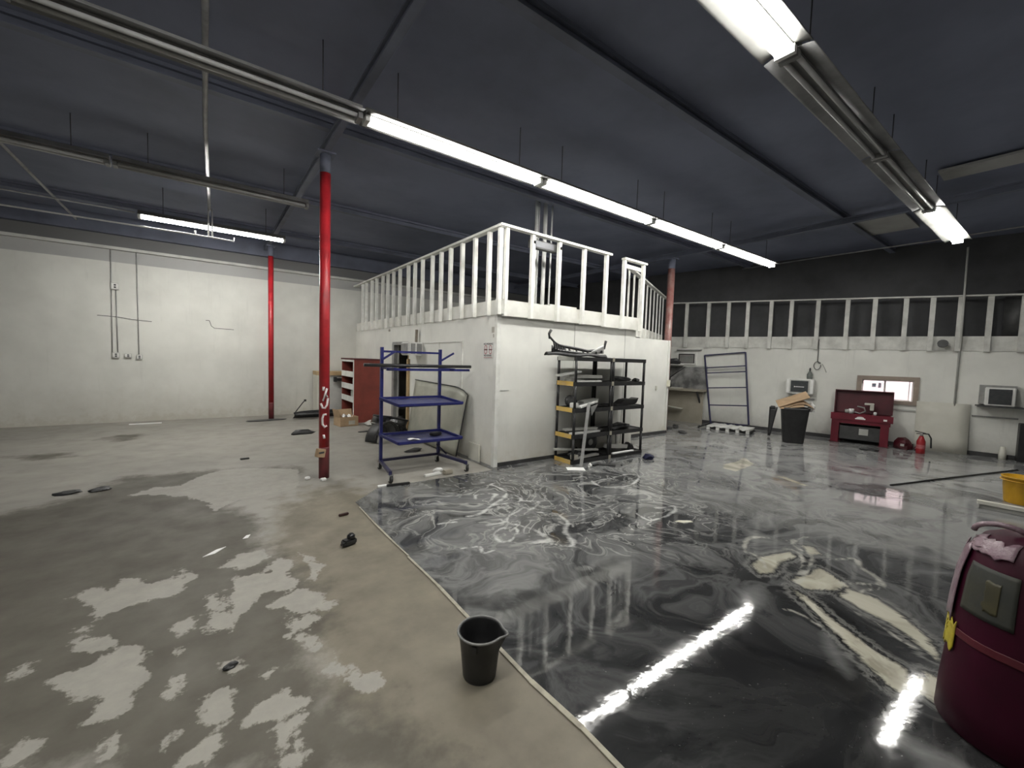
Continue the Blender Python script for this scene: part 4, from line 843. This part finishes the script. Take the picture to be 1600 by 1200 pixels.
for k in range(5): MB().bb(-.48+k*.235,-.40+k*.235,-.25,.2,.0,.085).build('block', MT['white'], t)
MB().bb(-.5,.56,-.2,.22,.02,.07).build('core_slab', MT['dark_grey'], t)

# trash can with cardboard
t = thing('trash_can', 'black rectangular trash can overflowing with cardboard', 'trash can', (10.72, 3.78, 0), R(-66))
def tcan(u): return
prof = [(.0,.19,.17),(.02,.20,.18),(.74,.265,.225),(.76,.28,.24),(.80,.28,.24)]
mb = MB(); vs = []; fs = []; nn = 24
def sup(a, rx, ry): c, s = math.cos(a), math.sin(a); e = .45; return (math.copysign(abs(c)**e, c)*rx, math.copysign(abs(s)**e, s)*ry)
for z, rx, ry in prof+[(.79,.26,.22),(.1,.19,.17)]:
    for k in range(nn): x, y = sup(2*math.pi*k/nn, rx, ry); vs.append((x,y,z))
for i in range(len(prof)+1):
    for k in range(nn): a, b = i*nn+k, i*nn+(k+1)%nn; fs.append((a,b,b+nn,a+nn))
fs += [tuple(reversed(range(nn))), tuple(range(len(vs)-nn,len(vs)))]
mb.add(vs, fs, True).build('body', MT['black'], t)
tag(MB().box((0,0,0),(.62,.40,.012),ry=R(-24),rx=R(18)).box((-.02,-.14,-.10),(.46,.012,.18),rx=R(-25),ry=R(-10)).build('cardboard_flap', MT['card'], loc=(10.66,3.82,.98), rz=R(-66)), 'folded cardboard flap rising left out of the black trash can', 'cardboard')
tag(MB().sheet(lambda u,v:((u-.5)*.5,(v-.5)*.4,.18*math.sin(math.pi*u)*math.sin(math.pi*(.2+.7*v))), 8, 6, .01).build('cardboard_sheet', MT['card'], loc=(10.74,3.68,.80), rz=R(-66)), 'bulging brown cardboard sheet in the mouth of the trash can', 'cardboard')
lump('white_bag', 'white bag hanging over the right rim of the trash can', (10.84,3.50,.72), (.12,.14,.2), MT['paper'], 0, 21, 'bag')
t = thing('black_slab', 'black rubber slab leaning on edge left of the trash can', 'slab', W(.60,1.12), WR)
MB().sheet(lambda u,v:((u-.5)*(.05+.12*v)+.05*v, .06*v, .03+.70*v), 4, 8, .03).build('panel', MT['black'], t); MB().bb(-.01,.09,.02,.06,.70,.76,b=.01).build('hinge', MT['dark_grey'], t)

# left air conditioner on the window wall
t = thing('window_air_conditioner', 'white window air conditioner with dark grille above the trash can', 'air conditioner', W(1.02,0,1.04), WR)
MB().bb(-.28,.29,-.22,0,0,.38,b=.015).build('cabinet', MT['white'], t)
MB().bb(-.20,.21,-.232,-.22,.03,.35).build('bezel', MT['lgrey'], t)
g = MB().bb(-.18,.18,-.238,-.232,.05,.33).build('grille', MT['grille'], t)
for k in range(9): MB().bb(-.17,.17,-.242,-.238,.065+k*.029,.074+k*.029).build('louvre', MT['grille'], t)
mk = MB().bb(-.11,-.09,-.244,-.240,.165,.195)
for k in range(7): mk.bb(-.078+k*.026,-.058+k*.026,-.244,-.240,.17,.19)
mk.build('logo_mark', MT['paper'], t)
MB().bb(-.27,-.22,-.226,-.22,.02,.36).build('side_strip', MT['paper'], t); MB().bb(.23,.28,-.226,-.22,.02,.36).build('side_strip', MT['paper'], t)
MB().bb(-.15,.12,-.23,-.222,.0,.02).build('lower_strip', MT['paper'], t)
t = thing('spray_bottle', 'smoky bottle standing on the left air conditioner', 'bottle', W(1.20,.10,1.42), WR)
MB().lathe([(.055,0),(.06,.02),(.06,.12),(.03,.18),(.018,.20)], 16).build('bottle_body', MT['bottle'], t); MB().lathe([(.017,.20),(.02,.205),(.02,.25),(.012,.28)],12).build('cap', MT['dark_grey'], t)
tag(MB().tube([(0,0,.55),(.0,0,0),(.03,0,-.05),(.06,0,-.02)]+[(.0+.07*math.cos(a*.5+.5),-.01,-.10+.10*math.sin(a*.5+.5)) for a in range(0,13)], .008, 6).build('hanging_cable', MT['dark_grey'], loc=W(1.33,.03,1.86), rz=WR), 'dark cable with a loop hanging on the wall above the bottle', 'cable')
tag(MB().tube([(0,0,0),(.05,-.01,-.1),(.09,0,-.2)], .006, 6).build('cable_end', MT['grey'], loc=W(1.43,.02,1.80), rz=WR), 'short grey cable tail beside the hanging loop', 'cable')

# red parts washer
t = thing('parts_washer', 'crimson parts washer with its lid raised under the window', 'parts washer', W(2.29,.15), WR)
x0, x1, yf, yb = -.55, .47, -.42, .06
for (x, y) in ((x0+.07,yf+.05),(x1-.09,yf+.05),(x0+.07,yb-.05),(x1-.09,yb-.05)):
    MB().bb(x-.07,x+.07,y-.05,y+.05,0,.46).build('leg', MT['washer'], t)
    MB().bb(x-.09,x+.09,y-.06,y+.06,0,.02).build('foot_plate', MT['washer_dark'], t)
MB().bb(x0,x1,yf,yf+.02,.46,.68).bb(x0,x1,yb-.02,yb,.46,.68).bb(x0,x0+.02,yf+.02,yb-.02,.46,.68).bb(x1-.02,x1,yf+.02,yb-.02,.46,.68).bb(x0+.02,x1-.02,yf+.02,yb-.02,.50,.52).build('basin', MT['washer'], t)
MB().bb(x0-.02,x1+.04,yf-.02,yf,.54,.69).build('front_rim', MT['washer'], t)
ld = MB().bb(x0,x1+.02,-.03,0,.0,.52).bb(x0,x0+.02,-.14,-.03,0,.52).bb(x1,x1+.02,-.14,-.03,0,.52).bb(x0,x1+.02,-.14,-.03,.50,.52).build('lid', MT['washer_dark'], t, loc=(0,yb-.01,.68)); ld.rotation_euler[0] = R(-6)
MB().bb(x0+.15,x1-.15,yf+.05,yb-.05,.10,.40).build('tank', MT['dark_grey'], t)
MB().bb(x0+.5,x0+.66,yf+.04,yf+.05,.22,.36).build('notice', MT['lgrey'], t)
arch = [(.10*math.cos(math.pi*k/8), .035*math.sin(math.pi*k/8)) for k in range(9)]
MB().prism([(-.09,0),(.09,0),(.09,.025)]+[(x*.7,y+.028) for x,y in arch]+[(-.09,.025)], .003, Matrix.Translation((-.04,yf-.021,.575)) @ Matrix.Rotation(R(90),4,'X')).build('logo_plate', MT['paper'], t)
MB().bb(x1-.12,x1-.06,yf-.024,yf-.02,.58,.62).build('switch', MT['paper'], t)
wx = lambda s, off, z: W(2.29+s, .15+off, z+.02)
tag(MB().lathe([(.05,0),(.052,.1),(.04,.11)],16).build('can', MT['paper'], loc=wx(-.22,.22,.66)), 'white can on the rim of the parts washer', 'can')
MBc = MB().lathe([(.04,0),(.042,.08)],14); tag(MBc.build('can', MT['lgrey'], loc=wx(-.30,.16,.66)), 'grey tin beside the white can on the parts washer', 'can')
tag(MB().tube([(-.14,0,.03),(-.05,0,.0),(.05,0,.06),(.02,0,.14),(-.1,0,.16)], .016, 8).build('flexible_spout', MT['grey'], loc=wx(-.02,.2,.67), rz=WR), 'grey flexible spout bent over the parts washer basin', 'spout')
tag(MB().bb(-.10,.07,-.03,.03,.0,.045,b=.008).bb(0,.07,-.03,.03,-.12,0,b=.008).build('spray_gun', MT['panel_white'], loc=wx(.10,.10,.87), rz=WR), 'pale spray gun hung in front of the raised lid', 'spray gun')
tag(MB().lathe([(.03,0),(.03,.06),(.02,.07)],12).build('small_cup', MT['paper'], loc=wx(.2,.24,.66)), 'small white cup at the right of the parts washer rim', 'cup')
lump('red_cap_bundle', 'dark red cap-like bundle on the floor right of the parts washer', W(2.98,.35), (.34,.3,.24), MT['washer_dark'], WR, 31, 'bundle')
lump('red_cloth', 'small dark red cloth beside the bundle near the parts washer', W(3.24,.36), (.16,.2,.1), MT['washer_dark'], WR, 32, 'cloth')
tag(MB().bb(-.03,.03,-.004,0,0,.05).build('tag_label', MT['lgrey'], loc=W(2.97,.52,.08), rz=WR), 'small grey label on the dark red bundle', 'label')

# leaning panel, extinguisher, right air conditioner
o = MB().sheet(lambda u,v:((u-.5)*.80, -.13+.12*v, .005+1.04*v), 4, 4, .02).build('white_sheet_board', MT['panel_white'], loc=W(3.55,.03), rz=WR); tag(o, 'plain off-white panel leaning on the wall right of the window', 'panel')
tag(MB().bb(-.60,0,-.02,0,0,.035).build('wall_ledge', MT['lgrey'], loc=W(3.14,0,.80), rz=WR), 'thin ledge on the wall below the window', 'ledge')
tag(MB().bb(-.60,0,-.03,0,0,.035).build('wall_ledge', MT['grey'], loc=W(1.32,0,.90), rz=WR), 'dark ledge on the wall between trash can and parts washer', 'ledge')
tag(MB().bb(0,.62,-.02,0,0,.03).build('wall_ledge', MT['grey'], loc=W(3.98,0,.80), rz=WR), 'thin ledge on the wall below the right air conditioner', 'ledge')
t = thing('fire_extinguisher', 'small red fire extinguisher on the floor in front of the leaning panel', 'fire extinguisher', (11.88, 1.87, 0), WR)
MB().lathe([(.065,0),(.07,.02),(.07,.26),(.05,.31),(.03,.37)], 18).build('cylinder', MT['ext_red'], t); MB().lathe([(.025,.37),(.025,.42)],10).build('neck', MT['grey'], t)
MB().bar((-.10,0,.46),(.06,0,.43),.03,.015).bar((-.08,0,.41),(.04,0,.42),.03,.012).build('handle', MT['black'], t)
MB().tube([(.02,0,.42),(.10,0,.42),(.14,-.01,.34),(.15,-.02,.14)], .014, 8).build('hose', MT['black'], t)
MB().lathe([(.0715,.11),(.0715,.19)],18,cap0=False,cap1=False).build('label', MT['print_red'], t)
t = thing('window_air_conditioner', 'white framed air conditioner in a grey sleeve at the right edge', 'air conditioner', W(4.33,0,1.06), WR)
MB().bb(-.28,.20,-.16,0,.02,.40).build('sleeve', MT['grey'], t); MB().bb(-.22,.18,-.26,-.16,0,.36,b=.012).build('cabinet', MT['white'], t)
MB().bb(-.17,.13,-.268,-.26,.03,.33).build('grille', MT['grille'], t)
for k in range(10): MB().bb(-.16,.12,-.272,-.268,.045+k*.028,.054+k*.028).build('louvre', MT['dark_grey'], t)
tag(MB().bb(-.32,.3,-.36,0,0,.025).build('support_shelf', MT['dark_grey'], loc=W(4.33,0,1.03), rz=WR), 'dark shelf carrying the right air conditioner', 'shelf')
t = thing('flood_light', 'small dark floodlight fixed to the band board of the far railing', 'light', W(3.46,.10,2.26), WR)
MB().lathe([(.04,0),(.08,.05),(.085,.10)], 14, M=Matrix.Rotation(R(70),4,'X')).build('lamp_head', MT['dark_grey'], t); MB().bb(-.03,.03,0,.10,-.03,.03).build('bracket', MT['grey'], t)
MB().box((.08,-.02,.01),(.07,.05,.05)).build('sensor', MT['lgrey'], t)
o = MB().sheet(lambda u,v:((u-.5)*1.6,.05*u,v*(1.0+.35*u)), 8, 1, .03).build('leaning_sheet', MT['dark_grey'], loc=W(5.1,-.16,2.32), rz=WR); tag(o, 'dark sheet standing behind the far railing at the right edge', 'sheet')
o = MB().lathe([(.05,0),(.055,.1),(.04,.26)],12).build('white_bottle', MT['panel_white'], loc=W(4.42,.18)); tag(o, 'white bottle standing at the wall below the right air conditioner', 'bottle')
o = MB().bb(-.12,.4,-.2,.0,0,.75,b=.01).build('dark_bin', MT['black'], loc=W(4.72,.05), rz=WR); tag(o, 'dark bin at the right edge beyond the white bottle', 'bin')

# ------------------------------------------------------------------ right edge: yellow bucket, plank, pole
t = thing('yellow_bucket', 'yellow plastic bucket cut by the right edge of the picture', 'bucket', (8.62, .36, 0))
MB().lathe([(.155,0),(.16,.02),(.185,.33),(.20,.335),(.20,.35),(.18,.35),(.15,.03)], 28).build('pail', MT['ybucket'], t)
MB().tube([(.20*math.cos(a),.20*math.sin(a),.30) for a in [2*math.pi*k/28 for k in range(29)]], .006, 6).build('rim_band', MT['ybucket'], t)
tag(MB().sheet(lambda u,v:((u-.5)*.4,(v-.5)*.34,.03+.05*math.sin(4*u)*math.cos(3*v)), 8, 6, .006).build('paper_scrap', MT['cream'], loc=(9.9,.42,.02)), 'cream paper lying behind the yellow bucket', 'paper')
t = thing('white_plank', 'white painted plank with a turned end on the floor in front of the yellow bucket', 'plank', (7.86, .30, 0), R(95))
MB().bb(-.62,.38,-.04,.04,.06,.10).build('board', MT['panel_white'], t); MB().bb(.36,.38,-.04,.04,0,.06).build('end_leg', MT['lgrey'], t); MB().bb(-.62,.36,-.012,.0,.0,.06).build('web', MT['lgrey'], t)
tag(MB().tube([(8.07,1.55,.018),(9.6,1.12,.018),(11.5,.56,.018)], .013, 8).build('black_pole', MT['black_metal']), 'long thin black pole lying on the glossy floor', 'pole')

# ------------------------------------------------------------------ foreground maroon drum
t = thing('maroon_drum', 'large dark maroon drum wrapped in cloudy plastic at the lower right corner', 'drum', (3.02, .05, 0), math.atan2(-.05,-3.02))
# local +x faces the viewer, local -y is the picture's left
PR = [(.272,0),(.292,.02),(.286,.16),(.268,.39),(.258,.58),(.242,.74),(.212,.87),(.18,.92),(.12,.95),(0,.955)]
def rad(z):
    for (ra, za), (rb, zb) in zip(PR, PR[1:]):
        if z <= zb: return ra+(rb-ra)*(z-za)/(zb-za)
    return 0
MB().lathe(PR, 48, cap1=False).build('shell', MT['drum'], t)
def cyl_patch(a0, a1, z0, z1, off, jag=0, seed=0):
    rnd = random.Random(seed); js = [rnd.uniform(-jag, jag) for _ in range(40)]
    def fn(u, v):
        a = R(a0+(a1-a0)*u+js[int(v*12)]*400*(u if seed % 2 else 1-u)); z = z0+(z1-z0)*v+js[int(u*12)+13]; r = rad(z)+off
        return (r*math.cos(a), r*math.sin(a), z)
    return MB().sheet(fn, 12, 12, .004)
cyl_patch(-58, -12, .58, .81, .006).build('grey_label', pm('faded_grey_label', (.024,.026,.022), (.038,.036,.022), 6, .7), t)
cyl_patch(-36, -24, .62, .76, .009, .003, 2).build('label_emblem', pm('faded_olive_print', (.05,.044,.016), (.032,.03,.016), 9, .6), t)
cyl_patch(-98, -66, .50, .86, .016, .02, 4).build('plastic_wrap', MT['pinkplastic'], t)
cyl_patch(-95, -58, .36, .49, .010, .02, 6).build('yellow_label', MT['sticker_y'], t)
cyl_patch(-66, 40, .44, .475, .006, .002, 8).build('hoop', MT['washer_dark'], t)
cyl_patch(-80, -20, .86, .925, .012, .012, 10).build('plastic_wrap', MT['pinkplastic'], t)
MB().tube([(.02+.03*math.sin(a),-.12+.09*math.cos(a),.93+.055*math.sin(a)) for a in [math.pi*k/12 for k in range(13)]], .012, 8).build('bail_handle', MT['pinkplastic'], t)
tag(MB().lathe([(.10,0),(.11,.03),(.08,.06),(.03,.07)],20).build('round_plug', MT['black'], loc=(3.04,-.07,.95)), 'black plug lying on top of the maroon drum', 'plug')
lump('plastic_wad', 'wad of pale plastic on top of the maroon drum at the right edge', (3.10,-.05,1.022), (.26,.16,.07), MT['cream'], 0, 41, 'plastic')

# ------------------------------------------------------------------ black bucket
t = thing('black_bucket', 'black bucket with a pouring lip standing on the edge of the glossy floor', 'bucket', (1.17, 1.80, 0), R(-48))
def lip(a, z):
    d = math.atan2(math.sin(a), math.cos(a)); k = max(0, (z-.15)/.09); return 1+.26*k*math.exp(-(d/.22)**2)
outer = [(.086,0),(.089,.008),(.103,.15),(.114,.232),(.118,.238),(.118,.246)]; inner = [(.110,.246),(.108,.235),(.098,.15),(.084,.012),(.0,.012)]
MB().lathe(outer+inner, 48, fn=lip, cap1=False).build('pail', MT['black'], t)
MB().tube([Vector((.119*lip(a,.24)*math.cos(a), .119*lip(a,.24)*math.sin(a), .243)) for a in [2*math.pi*k/48 for k in range(49)]], .006, 6).build('rim', pm('worn_grey_rim', (.20,.20,.19), (.12,.12,.12), 20, .5), t)
for s in (-1, 1): MB().bb(-.012,.012,s*.112-.006,s*.112+.006,.19,.225).build('handle_lug', MT['black'], t)

# ------------------------------------------------------------------ tape along the coating's edge
for k, pl in enumerate(([(1.365,4.62),(1.358,4.1),(1.362,3.55),(1.372,3.25)],[(1.362,3.24),(1.372,2.7),(1.36,2.15)],[(1.368,1.98),(1.362,1.6),(1.38,1.25),(1.372,.95),(1.38,.4)])):
    mb = MB(); Lp = len(pl)
    for i, ((xa, ya), (xb, yb)) in enumerate(zip(pl, pl[1:])): mb.bar((xa,ya,.006),(xb,yb,.006), .013+.006*k+.005*(i%2), .005)
    tag(mb.build('masking_tape', MT['masking']), ['strip of masking tape along the floor coating edge, far piece', 'strip of masking tape along the floor coating edge behind the black bucket', 'wide strip of masking tape along the coating edge at the bottom of the picture'][k], 'tape', 'masking tape strips')

# ------------------------------------------------------------------ litter on the floor
t = thing('plastic_valve', 'black plastic valve part on the concrete near the coating edge', 'car part', (1.02, 3.74, 0), R(20))
MB().box((0,0,.03),(.12,.08,.05),b=.012).build('valve_body', MT['black'], t); MB().lathe([(.035,0),(.035,.03),(.02,.045)],12,c=(.02,0,.05)).build('knob', MT['black_gloss'], t); MB().box((-.06,-.01,.025),(.04,.05,.03),b=.008).build('port', MT['black'], t)
def scrap(name, label, loc, d, mat, rz=0, cat='debris', ry=0): return tag(MB().box((0,0,d[2]/2+.002),d,b=min(d)*.2).build(name, mat, loc=loc, rz=rz), label, cat, 'litter on the floor')
scrap('brown_clip', 'dark reddish clip on the concrete above the valve part', (1.16,4.46,0), (.10,.03,.025), pm('rust_plastic', (.04,.015,.012), (.03,.01,.01), 9, .6), .2)
lump('dark_litter', 'flat black litter on the concrete at the left, left piece', (-1.26,6.74,0), (.22,.14,.03), MT['black'], .1, 51, 'debris', 'litter on the floor')  # loose dark litter of several kinds, only partly plastic
lump('dark_litter', 'flat black litter on the concrete at the left, right piece', (-1.0,6.72,0), (.2,.12,.035), MT['black'], .3, 52, 'debris', 'litter on the floor')
lump('dark_litter', 'black flattened plastic left of the red column on the concrete', (1.62,9.5,0), (.4,.16,.09), MT['black'], .1, 53, 'debris', 'litter on the floor')
scrap('dark_chip', 'small dark chip on the concrete well left of the red column', (.5,7.63,0), (.12,.05,.02), MT['black'], .1)
scrap('white_plug', 'white plug on the floor just left of the red column foot', (1.10,6.02,0), (.06,.045,.035), MT['paper'], .4)
scrap('white_plug', 'white plug on the floor directly in front of the red column foot', (1.26,5.85,0), (.07,.05,.035), MT['paper'], .1)
scrap('black_scraper', 'black scraper on the floor below the near wheel of the blue rack', (2.02,5.16,0), (.30,.04,.03), MT['black'], -.12)
scrap('white_chip', 'white chip at the end of the black scraper below the blue rack', (1.83,5.21,0), (.12,.05,.02), MT['paper'], -.1)
scrap('paint_block', 'white block lying in front of the blue rack', (2.60,5.36,0), (.26,.07,.03), MT['white'], .1)
scrap('carton_piece', 'crushed grey brown carton piece in front of the blue rack', (2.82,5.32,0), (.14,.08,.06), MT['tan_board'], .1)
lump('white_foam', 'white foam puff behind the crushed carton piece', (2.76,5.50,0), (.15,.1,.07), MT['paper'], 0, 54, 'debris', 'litter on the floor')
lump('dark_litter', 'dark plastic clips behind the blue rack', (2.98,6.9,0), (.3,.12,.06), MT['dark_grey'], .2, 55, 'debris', 'litter on the floor')
lump('dark_litter', 'dark stick-like litter in front of the red cabinet', (2.82,9.2,0), (.35,.08,.025), MT['dark_grey'], .1, 56, 'debris', 'litter on the floor')
lump('dark_litter', 'flat dark mat of dirt around the far red column foot', (1.2,11.75,0), (.9,.3,.03), MT['dark_grey'], .05, 57, 'debris', 'litter on the floor')
scrap('white_strip', 'white strip on the floor at the foot of the block wall', (-1.05,12.2,0), (.55,.06,.02), MT['paper'], 0)
for k, (x, y, s) in enumerate(((.30,4.38,.045),(.06,4.18,.10))):
    tag(MB().prism([(-s,-.01),(-s*.2,-.03),(s,.02),(s*.3,.03)], .004).build('white_flake', MT['paper'], loc=(x,y,.001), rz=.5), ['small white flake on the olive stained concrete', 'long white flake on the olive stained concrete'][k], 'debris', 'litter on the floor')
lump('dark_litter', 'tiny black scrap in the middle of the pale floor patches', (.10,2.58,0), (.07,.05,.02), MT['black'], .4, 58, 'debris', 'litter on the floor')
tag(MB().bb(-.14,.14,-.09,.09,0,.002).build('paper_sheet', MT['paper'], loc=(4.66,4.58,.005), rz=R(-35)), 'white sheet of paper on the floor at the foot of the shelving', 'paper')
scrap('steel_plate', 'dark steel plate on the floor in front of the shelving', (5.28,4.50,.004), (.28,.09,.015), MT['dark_grey'], -.75)
scrap('clip_part', 'small dark clip beside the angle on the glossy floor', (5.10,4.58,.004), (.13,.06,.02), MT['black'], .1)
lump('white_foam', 'tiny white foam ball at the foot of the aluminium angle', (4.96,4.56,.004), (.07,.07,.06), MT['white'], 0, 59, 'debris', 'litter on the floor')
lump('navy_cap', 'navy blue cap on the glossy floor right of the shelving', (6.30,4.42,.004), (.22,.16,.09), MT['navy'], 0, 60, 'cap')
tag(MB().prism([(-.10,0),(-.02,-.035),(.10,-.015),(.08,.02),(-.04,.03)], .004).build('cream_flake', MT['cream'], loc=(4.12,2.42,.005), rz=-.55), 'cream flake on the glossy floor in the middle', 'debris')
for k, (x, y, s, l) in enumerate(((9.75,6.3,.25,'dark rag on the floor in the bench corner, left one'),(10.0,6.25,.2,'dark rag on the floor in the bench corner, middle one'),(9.5,5.75,.3,'flat dark scrap on the floor before the bench corner'),(10.3,6.45,.2,'dark scrap at the left foot of the blue frame'))):
    lump('dark_litter', l, (x,y,.004), (s,s*.7,.06), MT['dark_grey'], .3*k, 70+k, 'debris', 'litter on the floor')
lump('dark_litter', 'small dark hook on the floor in front of the parts washer', (11.2,2.55,.004), (.3,.12,.05), MT['black'], WR, 80, 'debris', 'litter on the floor')
